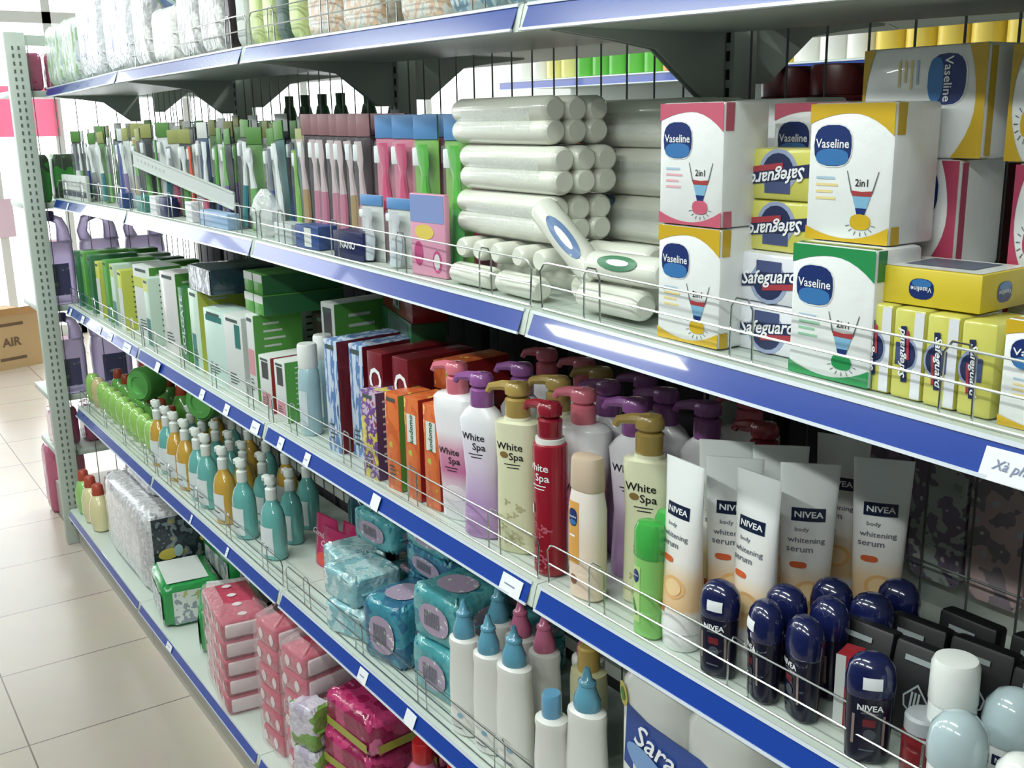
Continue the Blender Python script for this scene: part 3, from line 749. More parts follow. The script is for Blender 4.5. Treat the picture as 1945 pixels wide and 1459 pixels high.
def lying_roll():
    E = empty('rolled_pack'); b = MB(); b.T = Matrix.Translation((0, 0, .05)) @ Matrix.Rotation(PI/2, 4, 'Y'); b.lathe([(.035, -.11), (.048, -.1), (.05, 0), (.048, .1), (.035, .11)], ART('roll_print', [(120, 170, 90), (70, 110, 190), (190, 214, 220), (90, 150, 70)], 14), 24); b.build('wrapper', E); return E
# ================================================================== SECOND SHELF, right: boxed soap
def z2(x): return zs(2, x)+.0005
Z = z2(.45)
G = 'boxed soaps on the second shelf'
I('vy', vaseline_box('band_yellow'[5:]), (.267, .062, z2(.267)), 0, 'yellow and white soap box at the shelf edge, under the pink and white box', 'soap box', G)
I('vp', vaseline_box('pink'), (.267, .062, z2(.267)+.1325), 0, 'pink and white soap box stacked on a yellow one beside the wrapped soap bundles', 'soap box', G)
I('vg', vaseline_box('green'), (.467, .062, z2(.467)), 0, 'green and white soap box at the shelf edge', 'soap box', G)
I('vy', 0, (.460, .086, z2(.467)+.1325), 0, 'large yellow and white soap box standing on top of the green one', 'soap box', G)
I('vp', 0, (.334, .172, z2(.35)+.1325), 0, 'pink and white soap box half hidden behind the upper yellow and white box', 'soap box', G)
I('vy', 0, (.334, .172, z2(.35)), 0, 'yellow and white soap box hidden behind the two white bars', 'soap box', G)
I('vw', vaseline_box('rose'), (.245, .205, z2(.245)), 0, 'soap box at the back, behind the yellow and white box at the edge', 'soap box', G)
def plain_vas():
    w, d, h = .112, .07, .135; b = MB(); b.box(-w/2, w/2, -d/2, d/2, 0, h, WRAPW, .003); F = boxmap('F', w, d, h)
    b.ell(F, -.028, .028, .015, .011, VBLUE, .0006, 16, 2.6); b.text('Vaseline', F, -.028, .029, 1, P('badge_white', (240, 242, 245), .4), width=.026, lift=.001)
    return b.build('soap_box')
I('vwp', plain_vas, (.245, .205, z2(.245)+.1325), 0, 'plain white soap box with a small blue badge, topmost at the back beside the upright', 'soap box', G)
# the box lying on its side, and what carries it
I('vr', vaseline_box('rose', .072), (.388, .168, z2(.5)+.1582), 0, 'rose edged soap box lying on its side, directly under the topmost yellow one', 'soap box', G, ry=PI/2, s=1.05)
I('vr', 0, (.418, .168, z2(.5)+.0528), 0, 'rose edged soap box lying lowest behind the flat yellow carton', 'soap box', G, ry=PI/2, s=1.05)
I('vr', 0, (.575, .178, z2(.62)+.1582), 0, 'rose edged soap box lying at the right picture edge, middle height', 'soap box', G, ry=PI/2, s=1.05)
I('vr', 0, (.575, .178, z2(.62)+.0528), 0, 'rose edged soap box lying lowest at the right picture edge', 'soap box', G, ry=PI/2, s=1.05)
def laid(): 
    E = vaseline_box('yellow', .072)(); return E
I('vl', laid, (.408, .168, z2(.5)+.2638), 0, 'yellow and white soap box lying on its side, topmost of all the soap boxes', 'soap box', G, ry=PI/2, s=1.05)
I('vl', 0, (.562, .178, z2(.62)+.2638), 0, 'yellow and white soap box lying on its side at the right picture edge, top', 'soap box', G, ry=PI/2, s=1.05)
G = 'slanted-banner soap bars'
for k, (w_, fl) in enumerate(((True, False), (True, False), (False, True), (False, True))):
    I('sg%d%d' % (w_, fl), safeguard_bar(w_, fl), (.355-.004*(k > 1), .090+.012*(k > 1), z2(.35)+.0545*k), 0,
      ('lower', 'upper')[k % 2]+(' white soap bar with a navy banner, at the shelf edge' if w_ else ' yellow soap bar with its banner upside down, on the white bars'), 'soap bar', G)
I('vy', 0, (.3345, .247, z2(.35)), 0, 'yellow and white soap box at the very back', 'soap box', 'boxed soaps on the second shelf')
for k in range(4):
    x = .519+.0345*k; I('su%d' % k, safeguard_upright(k), (x, .062, z2(x)), 0, '%s of four yellow wrapped soap bars standing upright at the shelf edge' % ('leftmost', 'second from left', 'third from left', 'rightmost')[k], 'soap bar', 'upright yellow bars under the yellow carton')
I('cart', soap_carton, (.556, .084, z2(.556)+.0855), .06, 'flat yellow soap carton lying on four upright yellow bars', 'soap carton')
I('vy', 0, (.695, .066, z2(.69)), 0, 'yellow and white soap box at the shelf edge, cut by the right picture edge', 'soap box', 'boxed soaps on the second shelf', s=(1, 1, .7))
# ---- wrapped soap bundles
G = 'shrink wrapped soap bundles'
for k, nm in ((0, 'lowest'), (1, 'middle'), (2, 'topmost')):
    I('rb', roll_bundle(), (-.178+.012*(k == 1)-.008*(k == 2), .125, z2(-.2)+.0705+.0675*k), 0, nm+' shrink wrapped bundle of white soap rolls in the front stack', 'soap bundle', G)
for k, nm in ((0, 'lowest'), (1, 'lower middle'), (2, 'upper middle'), (3, 'topmost')):
    I('rbo', roll_bundle(True), (-.02-.02*(k == 3), .253, z2(-.1)+.0665*k), 0, nm+' soap bundle with blue oval labels in the rear stack', 'soap bundle', G)
I('sr', soap_roll(.12, .0205, oval=False), (0, 0, 0), 0)
def roll(x, y, z, rz, lab, ry=0, key='sr', fn=None, rx=0, s=1.0): 
    if key == 'sr' and 'first' in CACHE.get('_r', 'first'):
        o = CACHE['sr']; CACHE['_r'] = 'x'; o.location = (x, y, z); o.rotation_euler = (rx, ry, rz); o.scale = (s, s, s); return tag(o, lab, 'wrapped soap', 'loose wrapped soaps')
    return I(key, fn, (x, y, z), rz, lab, 'wrapped soap', 'loose wrapped soaps', rx=rx, ry=ry, s=s)
zz = z2(-.2)
roll(-.262, .100, zz+.0355, PI/2+.1, 'loose white soap end-on, leftmost of the upper row under the bundles', s=.84)
roll(-.275, .045, zz, PI/2, 'loose white soap in the lower left corner of the soap pile') if False else None
for k, (x, y, z, rz, lab) in enumerate((
    (-.212, .100, zz+.0355, PI/2+.05, 'loose white soap end-on, second from the left under the bundles'),
    (-.160, .100, zz+.0355, PI/2-.05, 'loose white soap end-on, third from the left under the bundles'),
    (-.105, .100, zz+.0355, PI/2, 'loose white soap end-on, fourth from the left under the bundles'),
    (-.052, .098, zz+.0355, PI/2+.05, 'loose white soap end-on, fifth from the left under the bundles'),
    (.085, .100, zz+.0, PI/2+.05, 'loose white soap end-on, lowest beside the yellow box'),
    (.010, .130, zz, PI/2, 'loose white soap end-on beneath the rear bundles'),
    (.13, .125, zz, PI/2, 'loose white soap end-on in the dark beside the yellow box'),
    (.045, .118, zz+.041, .12, 'loose white soap lying on the pile'),
    (.165, .150, zz+.041, PI/2+.12, 'loose white soap end-on, upper, beside the yellow box'),
    (-.20, .040, zz, .03, 'long loose white soap lying along the guard rail, left'),
    (-.075, .038, zz, -.04, 'long loose white soap lying along the guard rail, middle'),
    (.118, .045, zz, .0, 'long loose white soap lying along the guard rail, touching the yellow box'),
    (-.20, .125, zz, 0, 'white soap hidden under the upper row, left'), (-.08, .125, zz, 0, 'white soap hidden under the upper row, right')), 1):
    roll(x, y, z, rz, lab, s=.84 if k in (1, 2, 3, 4) else (.87 if k in (10, 11, 13, 14) else 1))
roll(.135, .052, zz+.0405, .03, 'loose white soap with a green oval label, on top beside the yellow box', key='srg', fn=soap_roll(.13, .0205, True))
roll(.0, .052, zz+.065, .02, 'leaning white soap bar with a blue oval label, sloping across the pile', ry=.62, rx=-.15, key='sro', fn=soap_roll(.15, .0215))
# ================================================================== SECOND SHELF, left: toothbrushes
R_ = random.Random(11)
cardg = P('card_green', (84, 140, 60), .5); cardw = P('card_white', (206, 212, 208), .5); cardd = P('card_dark', (34, 44, 48), .5); cardb = P('card_blue', (52, 76, 120), .5); cardy = P('card_olive', (150, 156, 84), .5); cardm = P('card_mauve', (110, 72, 92), .5); cardt = P('card_teal', (50, 110, 112), .5)
bl = {'green': (92, 168, 66), 'teal': (52, 128, 136), 'white': (224, 230, 232), 'pink': (206, 96, 124), 'blue': (74, 92, 170), 'orange': (226, 92, 54), 'yellow': (190, 156, 60), 'grey': (120, 128, 140), 'violet': (128, 104, 160), 'lime': (110, 180, 40)}
front = [('white', cardg, cardd, 'grey'), ('green', cardw, cardd, 'white'), ('blue', cardw, cardd, 'white'), ('grey', cardg, cardw, 'white'), ('green', cardg, cardd, 'grey'), ('teal', cardy, cardg, 'white'), ('green', cardw, cardg, 'grey'), ('blue', cardw, cardb, 'blue'), ('violet', cardy, cardw, 'white'), ('yellow', cardy, cardw, 'yellow'), ('grey', cardy, cardd, 'green'), ('green', cardy, cardd, 'grey'), ('green', cardy, cardd, 'green'), ('teal', cardg, cardw, 'white'), ('pink', cardy, cardw, 'grey'), ('green', cardy, cardd, 'white'), ('orange', cardd, cardw, 'orange'), ('pink', cardw, cardb, 'white'), ('blue', cardg, cardw, 'green'), ('violet', cardg, cardd, 'green'), ('teal', cardg, cardd, 'white'), ('green', cardg, cardg, 'white'), ('blue', cardg, cardw, 'grey'), ('white', cardg, cardt, 'white'), ('lime', cardy, cardt, 'lime')]
n = len(front)
for i, (a, hd, bk, a2) in enumerate(front):
    x = -2.90+i*(1.98/(n-1)); key = 'tb%s%s%s%s' % (a, hd.name, bk.name, a2)
    H = R_.uniform(.222, .245)
    I(key, toothbrush_pack('t', hd, bk, c(bl[a], .3), c(bl[a2], .3), .235, .044), (x, .072+R_.uniform(-.008, .008), z2(x)), R_.uniform(-.2, .6), '%s handled toothbrush in a clear pack, %s from the left in the front row' % (a, ORD[i]), 'toothbrush', 'adult toothbrushes on the second shelf', ry=R_.uniform(-.09, .07), s=(1, 1, H/.235))
keys = [k for k in CACHE if k.startswith('tb')]
for i in range(24):
    x = -2.86+i*.083
    I(keys[(i*7) % len(keys)], 0, (x, .135+R_.uniform(-.008, .008), z2(x)), R_.uniform(-.1, .3), 'toothbrush in a clear pack, %s from the left in the second row' % ORD[i], 'toothbrush', 'adult toothbrushes on the second shelf', s=(1, 1, R_.uniform(.97, 1.06)))
for i in range(20):
    x = -2.82+i*.1
    I(keys[(i*5+2) % len(keys)], 0, (x, .20+R_.uniform(-.01, .01), z2(x)), R_.uniform(-.1, .3), 'toothbrush in a clear pack, %s from the left in the rear row' % ORD[i], 'toothbrush', 'adult toothbrushes on the second shelf', s=(1.15, 1, R_.uniform(1.0, 1.1)))
cardp = P('card_pink_brown', (150, 108, 112), .4); 
for i in range(7):
    x = -.885+i*.042; a = ('yellow', 'pink', 'pink', 'pink', 'pink', 'yellow', 'pink')[i]
    I('pb'+a, toothbrush_pack('t', cardp, P('card_dark_mauve', (62, 44, 54), .5), c({'pink': (196, 120, 146), 'yellow': (170, 140, 90)}[a], .3), c((206, 186, 190), .3), .252, .036), (x, .075+.004*(i % 2), z2(x)), .25, '%s toothbrush in a shiny slim pack, %s from the left of the mauve group' % (a, ORD[i]), 'toothbrush', 'mauve toothbrush packs')
for i in range(6):
    x = -.86+i*.048
    I('pbpink', 0, (x, .14, z2(x)), .25, 'mauve toothbrush pack, %s from the left in the rear of its group' % ORD[i], 'toothbrush', 'mauve toothbrush packs')
for i, (x, a) in enumerate(((-.565, 'pink'), (-.50, 'pink'), (-.425, 'green'), (-.325, 'green'))):
    I('kb'+a, toothbrush_pack('t', P('card_sky', (84, 142, 204), .4), P('card_pink2' if a == 'pink' else 'card_leaf', (214, 120, 150) if a == 'pink' else (120, 184, 70), .5), c({'pink': (214, 76, 120), 'green': (84, 190, 96)}[a], .3), c({'pink': (214, 90, 130), 'green': (90, 190, 70)}[a], .3), .250, .060, True), (x, .085, z2(x)), .2, '%s kids toothbrush with a blue header, %s of four' % (a, ('leftmost', 'second', 'third', 'rightmost')[i]), 'toothbrush', 'kids toothbrushes with blue headers')
for i, x in enumerate((-.53, -.46, -.385, -.30)):
    I('kbpink', 0, (x, .16, z2(x)), .2, 'kids toothbrush with a blue header in the rear row, %s of four' % ORD[i], 'toothbrush', 'kids toothbrushes with blue headers')
# small boxes and bits in front of the brushes
sb = lambda w, d, h, m, **k: carton(w, d, h, m, name='small_box', **k)
I('nb1', sb(.10, .05, .050, P('box_navy', (32, 40, 92), .4), text='NANO', ang=0, tw=.05), (-.60, .045, z2(-.6)), .1, 'dark navy small box in front of the mauve toothbrushes', 'small box')
I('nb2', sb(.09, .045, .045, P('box_blue2', (54, 84, 150), .4), band=[(-.1, .2, -.4, .4, cardw)]), (-.79, .046, z2(-.8)), .1, 'blue small box by the guard rail, right of the crumpled bag', 'small box')
I('nb3', sb(.09, .04, .040, P('box_grey', (190, 200, 200), .4)), (-.905, .042, z2(-.9)), 0, 'pale grey small box at the bay joint', 'small box')
I('nb4', sb(.07, .03, .045, P('box_teal', (70, 150, 140), .4)), (-1.96, .040, z2(-1.96)), 0, 'teal small box by the guard rail', 'small box')
I('nb5', sb(.06, .03, .05, P('box_white2', (226, 228, 232), .4)), (-1.83, .040, z2(-1.83)), 0, 'white small box by the guard rail, right of the teal one', 'small box')
I('nb6', sb(.07, .03, .05, P('box_navy', (32, 40, 92), .4)), (-1.74, .042, z2(-1.74)), 0, 'navy small box by the guard rail, right of the white one', 'small box')
I('nb7', sb(.20, .03, .036, P('box_sky', (150, 180, 218), .4)), (-1.34, .040, z2(-1.3)), 0, 'long light blue small box by the guard rail', 'small box')
I('nb8', sb(.05, .03, .05, P('box_white2', (226, 228, 232), .4)), (-1.52, .040, z2(-1.5)), 0, 'white small box by the guard rail, left of the long blue one', 'small box')
I('nb9', sb(.055, .03, .045, P('box_blue2', (54, 84, 150), .4)), (-2.17, .040, z2(-2.2)), 0, 'blue small box by the guard rail near the left end', 'small box')
for i in range(5):
    x = -2.92+i*.07; I('wc', sb(.06, .012, .085, cardw, band=[(-.4, .4, -.35, -.1, P('print_grey', (90, 100, 110), .5))]), (x, .032+.0*i, z2(x)), .1, 'white card of small goods at the left shelf end, %s of five' % ORD[i], 'card', 'white cards at the left end')
def rail():
    b = MB(); b.T = Matrix.Rotation(.0, 4, 'X'); b.box(-.36, .36, -.0015, .0015, -.019, .019, P('rail_grey', (196, 204, 200), .4)); b.box(-.36, .36, -.004, 0, -.021, -.017, STEEL); b.box(-.36, .36, -.004, 0, .017, .021, STEEL)
    for k in range(8): b.box(-.33+k*.03, -.318+k*.03, -.0022, -.0014, -.004, .004, STEELD)
    return b.build('loose_price_rail')
I('rail', rail, (-1.62, .040, z2(-1.6)+.105), .04, 'loose grey price rail leaning across the toothbrushes', 'price rail', ry=.115)
def crumple(sz, seed, m):
    def f():
        rr = random.Random(seed); b = MB(); rings = []; n = 18
        for k in range(10):
            t = k/9; R0 = sz[0]/2*math.sin(PI*min(.97, t*.9+.08))**.6
            rings.append([(R0*math.cos(a)*(1+rr.uniform(-.18, .18)), R0*sz[1]/sz[0]*math.sin(a)*(1+rr.uniform(-.18, .18)), sz[2]*t) for a in [2*PI*i/n for i in range(n)]])
        b.loft(rings, m); return b.build('plastic_bag')
    return f
I('cb', crumple((.12, .05, .10), 3, FILM('crumpled_film', .55, bump=.5)), (-1.05, .046, z2(-1.1)), 0, 'crumpled clear plastic bag at the guard rail, left of the bay joint', 'plastic bag')
for i, x in enumerate((-.555, -.455)):
    I('kc', toothbrush_pack('t', P('card_sky', (84, 142, 204), .4), cardw, c((190, 200, 210), .3), c((200, 204, 210), .3), .115, .07, True), (x, .045, z2(x)), .1, 'small clear packed kids brush at the guard rail, %s' % ('left', 'right')[i], 'toothbrush', 'small kids packs at the rail')
def kcard():
    b = MB(); w, h = .095, .13; b.box(-w/2, w/2, -.005, .005, 0, h, P('card_rose', (224, 150, 180), .4), .002); F = boxmap('F', w, .01, h)
    b.patch(F, -w/2+.002, w/2-.002, .02, h/2-.002, P('card_peri', (130, 150, 208), .4), 2, 2)
    b.ell(F, -.008, .005, .026, .012, P('print_yellow', (226, 200, 80), .4), .0006); b.ell(F, -.025, -.03, .012, .02, P('print_magenta', (200, 70, 130), .4), .0006); b.ell(F, .025, -.04, .012, .018, P('print_magenta', (200, 70, 130), .4), .0006); b.ell(F, .025, -.04, .008, .013, cardw, .0009)
    return b.build('blister_card')
I('kcard', kcard, (-.335, .040, z2(-.33)), .1, 'pink and blue kids card at the guard rail beside the soap pile', 'card')
# ================================================================== THIRD SHELF
def z3(x): return zs(3, x)+.0005
def y3(x, y): return (x, y, z3(x))
G = 'tall pump lotion bottles'
spots = [('pink', -.285, .052, 'pink pump white bottle, leftmost of the front row'), ('lilac', -.199, .044, 'lilac pump bottle, second in the front row'), ('cream', -.119, .056, 'cream bottle with gold pump, third in the front row'), ('red', -.024, .046, 'dark red bottle in the front row, left of the peach bottle'),
    ('lilac', -.215, .13, 'lilac pump bottle behind the cream one'), ('cream', -.11, .124, 'gold pump cream bottle behind the red one'), ('pink', -.030, .110, 'pink pump bottle between the red and the peach bottle'), ('lilac', -.045, .168, 'lilac pump bottle just right of the pink pump, middle row'),
    ('cream', .128, .098, 'gold pump cream bottle above the small green bottles'), ('lilac', .055, .135, 'lilac pump bottle left of the right-hand gold pump'), ('lilac', .04, .205, 'lilac pump bottle behind the right-hand gold pump'), ('lilac', .125, .204, 'lilac pump bottle above the squeeze tubes, left of the red bottle'),
    ('red', .222, .212, 'dark red bottle behind the white squeeze tubes'), ('pink', -.275, .222, 'pink pump bottle in the rear row, left'), ('pink', -.180, .228, 'pink pump bottle in the rear row, right'), ('cream', -.115, .21, 'gold pump bottle in the dark rear row'), ('lilac', -.04, .235, 'lilac pump bottle in the dark rear row'), ('pink', .13, .28, 'pink pump bottle deepest behind the tubes')]
for k, x, y, lab in spots:
    s_ = {'red': .985}.get(k, 1)
    I('spa'+k, (lambda kk=k: spa_bottle(kk)()), y3(x, y), {'red': .1, 'cream': .5, 'pink': .35}.get(k, .4), lab, 'lotion bottle', G, s=(1.1*s_ if k != 'cream' else 1.12, s_, s_))
I('vl2', vas_lotion, y3(.070, .040), .15, 'peach body lotion bottle with an orange label and tan cap', 'lotion bottle')
I('gb', green_bottle, y3(.202, .036), .1, 'small green lotion bottle at the guard rail, front', 'lotion bottle', 'small green lotion bottles')
I('gb', 0, y3(.190, .080), .1, 'small green lotion bottle half hidden behind the front green one', 'lotion bottle', 'small green lotion bottles')
G = 'white squeeze tubes'
for i, (x, y, rz, lab) in enumerate(((.245, .052, -.05, 'white squeeze tube at the guard rail, leftmost of the tubes'), (.270, .110, .70, 'white squeeze tube turned to the front, second from left'), (.328, .090, .0, 'white squeeze tube seen half edge-on, third from left'), (.338, .166, .75, 'white squeeze tube behind the third, its logo half covered'),
    (.216, .150, .7, 'white squeeze tube behind the leftmost one'), (.270, .190, .8, 'white squeeze tube, back row left'), (.290, .285, .4, 'white squeeze tube in the back near the mesh'), (.378, .250, .62, 'white squeeze tube standing alone at the right rear'))):
    I('nt', nivea_tube, y3(x, y), rz, lab, 'squeeze tube', G, s=(1.2, 1.12, 1.02))
G = 'dark navy dome capped bottles'
for i, (x, y, rz, st, lab) in enumerate(((.322, .040, .35, True, 'navy bottle with sticker, leftmost at the guard rail'), (.375, .092, .3, False, 'navy bottle behind the leftmost pair'), (.389, .044, -.45, True, 'navy bottle turned sideways, second at the guard rail'), (.440, .050, -.35, False, 'navy bottle turned sideways, third at the guard rail'),
    (.425, .108, -.2, False, 'navy bottle behind the third one'), (.393, .150, .5, False, 'navy bottle below the half edge-on tube'), (.445, .155, .5, False, 'navy bottle in the middle of the dark group'), (.44, .21, .3, False, 'navy bottle below the tube standing alone'), (.531, .044, .7, True, 'large looking navy bottle with a white price sticker, rightmost at the rail'))):
    I('nv%d' % st, navy_bottle(st), y3(x, y), rz, lab, 'navy bottle', G, s=1.06)
# black blister packs lying in the middle
def dark_pack():
    E = empty('razor_pack'); b = MB(); b.box(-.035, .035, -.012, .012, 0, .098, P('pack_black', (14, 16, 20), .5), .004)
    F = boxmap('F', .07, .026, .098)
    for r_, m in ((.016, P('emblem_silver', (150, 160, 160), .3)), (.0135, P('pack_black', (14, 16, 20), .5))): b.add([F(u*r_, v*r_-.01, .001 if r_ > .015 else .0014) for u, v in ((0, 1.2), (-.9, .2), (-.75, -.5), (0, -.95), (.75, -.5), (.9, .2))], [(0, 1, 2, 3, 4, 5)], m)
    for u in (-.004, 0, .004): b.patch(F, u-.0012, u+.0012, -.02, .0, P('emblem_silver', (150, 160, 160), .3), 1, 1, .002)
    b.patch(F, -.02, .012, .03, .036, P('emblem_silver', (150, 160, 160), .3), 1, 1, .001)
    b.build('pack_card', E); return E
for i, (x, y, rz, rx) in enumerate(((.462, .112, .1, -.25), (.535, .118, .1, -.25), (.492, .165, .1, -.2), (.565, .175, .1, -.2), (.52, .225, 0, -.1), (.60, .235, 0, -.1), (.640, .165, 0, -.2), (.68, .23, 0, -.1))):
    I('dp', dark_pack, y3(x, y), rz, 'black pack with a small silver emblem, %s in the dark group right of the tubes' % ORD[i], 'black pack', 'black packs behind the navy bottles', rx=rx)
I('redbx', carton(.022, .03, .085, P('box_red', (170, 30, 40), .35), band=[(-.5, 0, -.5, .5, cardw)]), y3(.477, .082), .3, 'slim red and white carton between the navy bottles', 'carton')
I('redcan', lambda: round_can(), y3(.585, .058), 0, 'small dark red jar right of the sticker bottle', 'jar')
I('spray', spray_can, y3(.606, .070), .2, 'white spray can with lavender white cap at the right picture edge', 'spray can')
DOME = c((178, 200, 206), .14, coat=.8); DOMEW = c((236, 238, 234), .2, coat=.7)
I('ro1', rollon(DOME), y3(.642, .026), .7, 'pale blue domed roll-on in front of the white spray can', 'roll-on', 'domed roll-ons', s=1.1)
I('ro1', 0, y3(.650, .100), .7, 'pale blue domed roll-on behind, right of the spray can', 'roll-on', 'domed roll-ons', s=1.12)
I('ro2', rollon(DOMEW, False), y3(.700, .034), .7, 'white domed roll-on with a red mark at the right picture edge', 'roll-on', 'domed roll-ons', s=.95)
# goods hanging behind the mesh, seen through it
pk = [ART('print_violet_pack', [(126, 96, 136), (160, 140, 170), (140, 120, 150), (196, 188, 196)], 40), ART('print_green_pack', [(150, 160, 150), (176, 186, 180), (130, 116, 140), (206, 210, 206)], 38, seed=2), ART('print_pale_pack', [(190, 196, 200), (206, 176, 176), (150, 136, 146), (216, 214, 206)], 34, seed=4), ART('print_gold_pack', [(190, 166, 140), (206, 200, 196), (150, 110, 116), (166, 140, 170)], 36, seed=6)]
for i in range(9):
    x = .27+i*.086; I('mp%d' % (i % 4), soft_pack('hanging_pack', .082, .03, .22, pk[i % 4], None, False), (x, .41, zs(3, x)+.035), 0, 'printed pouch seen through the mesh, %s from the left' % ORD[i], 'pouch', 'pouches behind the mesh')
# ---- cartons, left part of the third shelf
gr = P('carton_green', (84, 166, 62), .35); gd = P('carton_deep_green', (44, 116, 66), .35); lg = P('carton_pale_green', (196, 222, 204), .35); te = P('carton_teal', (30, 120, 112), .35); ye = P('carton_lime', (196, 206, 70), .35); rd = P('carton_red', (122, 22, 34), .3, coat=.3); rdb = P('carton_bright_red', (168, 32, 34), .3, coat=.3)
BURST = ART('print_burst_blue', [(60, 100, 160), (190, 206, 226), (90, 130, 190), (226, 230, 240)], 40, stretch=(2, 1, .4))
KOD = ART('print_kids_orange', [(236, 190, 70), (216, 92, 40), (226, 110, 50), (176, 196, 60)], 40, stretch=(1, 1, .6)); KODY = ART('print_kids_violet', [(226, 214, 70), (206, 190, 80), (120, 76, 150), (190, 170, 196), (170, 60, 70)], 46)
portrait = P('portrait_grey', (74, 72, 74), .4); 
G = 'upright toothpaste cartons'
L3 = [  # key, w, d, h, x, y, rz, label, kwargs
 ('c1', .05, .16, .20, -2.93, .115, 0, 'deep green', dict(m=gd, band=[(-.4, .4, -.5, -.2, te)])), ('c2', .05, .16, .205, -2.83, .115, 0, 'green', dict(m=gr, band=[(-.4, .4, -.5, -.25, te)])), ('c1', 0, 0, 0, -2.73, .115, 0, 'deep green', {}),
 ('c3', .05, .16, .19, -2.62, .115, 0, 'lime topped', dict(m=ye, band=[(-.5, .5, -.5, .2, cardw)])), ('c2', 0, 0, 0, -2.51, .115, 0, 'green', {}), ('c4', .05, .16, .2, -2.42, .115, 0, 'teal footed', dict(m=lg, band=[(-.4, .4, -.5, -.1, te), (-.4, .4, .3, .5, ye)])),
 ('c3', 0, 0, 0, -2.33, .115, 0, 'lime topped', {}),
 ('c5', .13, .10, .222, -2.13, .10, .1, 'large white and green', dict(m=cardw, side=gr, band=[(-.5, .5, .2, .34, ye), (.1, .4, -.4, .15, te)])), ('c4', 0, 0, 0, -2.01, .11, 0, 'teal footed', {}),
 ('c6', .11, .10, .232, -1.86, .10, .1, 'large white', dict(m=P('carton_white', (214, 212, 210), .3, coat=.3), side=gr)), ('c7', .05, .15, .205, -1.72, .12, 0, 'green lettered', dict(m=gd, text='COLGATE', tcol=lg, side=gr)),
 ('c8', .075, .15, .215, -1.60, .115, 0, 'lime edged', dict(m=lg, side=ye, band=[(-.4, .0, -.5, -.05, te)])),
 ('c9', .12, .08, .185, -1.435, .075, .08, 'pale aqua', dict(m=P('carton_aqua', (196, 224, 214), .35), side=te, band=[(-.4, .4, .34, .42, te)])), ('c10', .10, .10, .19, -1.30, .085, .08, 'white and teal', dict(m=cardw, side=cardw, band=[(.1, .4, .1, .4, te)])),
 ('c11', .045, .12, .205, -1.205, .105, 0, 'white faced green', dict(m=cardw, side=gr, band=[(-.4, .4, -.2, .1, P('print_pink_small', (214, 140, 150), .4))])),
 ('c12', .058, .12, .128, -1.098, .092, .08, 'short red sided', dict(m=cardw, side=rdb, band=[(-.25, .3, .1, .4, portrait), (-.35, .35, -.4, -.15, P('print_pink_small', (214, 140, 150), .4))])),
 ('c13', .05, .12, .135, -1.0, .088, .08, 'short green sided', dict(m=cardw, side=gr, band=[(-.25, .3, .1, .4, portrait), (-.35, .35, -.4, -.15, P('print_pink_small', (214, 140, 150), .4))]))]
for i, (k, w, d, h, x, y, rz, lab, kw) in enumerate(L3):
    I('k'+k, carton(w, d, h, **kw) if k and w else 0, y3(x, y), rz, '%s toothpaste carton standing, %s from the left end of the shelf' % (lab, ORD[i]), 'carton', G)
# rear row to fill the depth
for i in range(11):
    x = -2.9+i*.16; I('k'+('c2', 'c4', 'c1')[i % 3], 0, y3(x, .25), 0, 'carton in the shaded rear row, %s from the left' % ORD[i], 'carton', 'rear row cartons', s=(1.2, .8, .95))
FOIL = P('silver_wrap', (205, 208, 212), .16, coat=.9, metal=.4, bump=.5, bscale=30); DTE = P('wrap_dark_teal', (36, 62, 76), .2, coat=.6, bump=.2)
def foil_bundle():
    w, d, h = .17, .17, .066; b = MB(); b.box(-w/2, w/2, -d/2, d/2, 0, h, DTE, .006); b.patch(boxmap('F', w, d, h), -w/2+.002, w/2-.002, -h/2+.002, h/2-.002, FOIL, 3, 2, .0012); return b.build('wrapped_bundle')
I('fb', foil_bundle, (-1.53, .125, z3(-1.5)+.2155), 0, 'dark bundle with a crinkled silver front, on top of the cartons', 'wrapped bundle')
I('gc1', carton(.055, .20, .046, gr, band=[(-.5, .5, .1, .5, cardw)], side=gd), (-1.235, .16, z3(-1.2)+.206), 0, 'green carton lying deep on the pile, lower left', 'carton', 'green lying cartons')
I('gc1', 0, (-1.175, .16, z3(-1.2)+.206), 0, 'green carton lying deep on the pile, lower right', 'carton', 'green lying cartons')
I('gc1', 0, (-1.245, .165, z3(-1.2)+.2525), 0, 'green carton lying deep on the pile, upper left', 'carton', 'green lying cartons')
I('gc1', 0, (-1.185, .165, z3(-1.2)+.2525), 0, 'green carton lying deep on the pile, upper right', 'carton', 'green lying cartons')
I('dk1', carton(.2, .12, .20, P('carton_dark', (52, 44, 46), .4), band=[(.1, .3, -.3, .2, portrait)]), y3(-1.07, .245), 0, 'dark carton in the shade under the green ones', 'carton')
I('gc2', carton(.055, .17, .150, cardw, side=gr, band=[(-.3, .3, .15, .42, portrait), (-.25, .25, -.2, -.05, rdb)]), y3(-.93, .2), .1, 'white faced tall carton with green side, behind the white capped bottles', 'carton', s=(1, 1, 1.75))
I('gc3', carton(.26, .07, .055, gd, band=[(-.25, .4, -.2, .4, P('print_slate', (86, 116, 112), .4))]), (-.75, .225, z3(-.75)+.20), -.25, 'deep green long carton lying at the back', 'carton')
I('gc4', carton(.25, .07, .045, rdb, band=[(-.1, .1, -.3, .3, gd)], text='ACT', ang=0, tw=.06), (-.74, .225, z3(-.75)+.2555), -.25, 'red long carton lying on the deep green one at the back', 'carton')
I('gc5', carton(.24, .07, .20, rd), y3(-.75, .26), -.12, 'dark red carton below the lying ones at the back', 'carton')
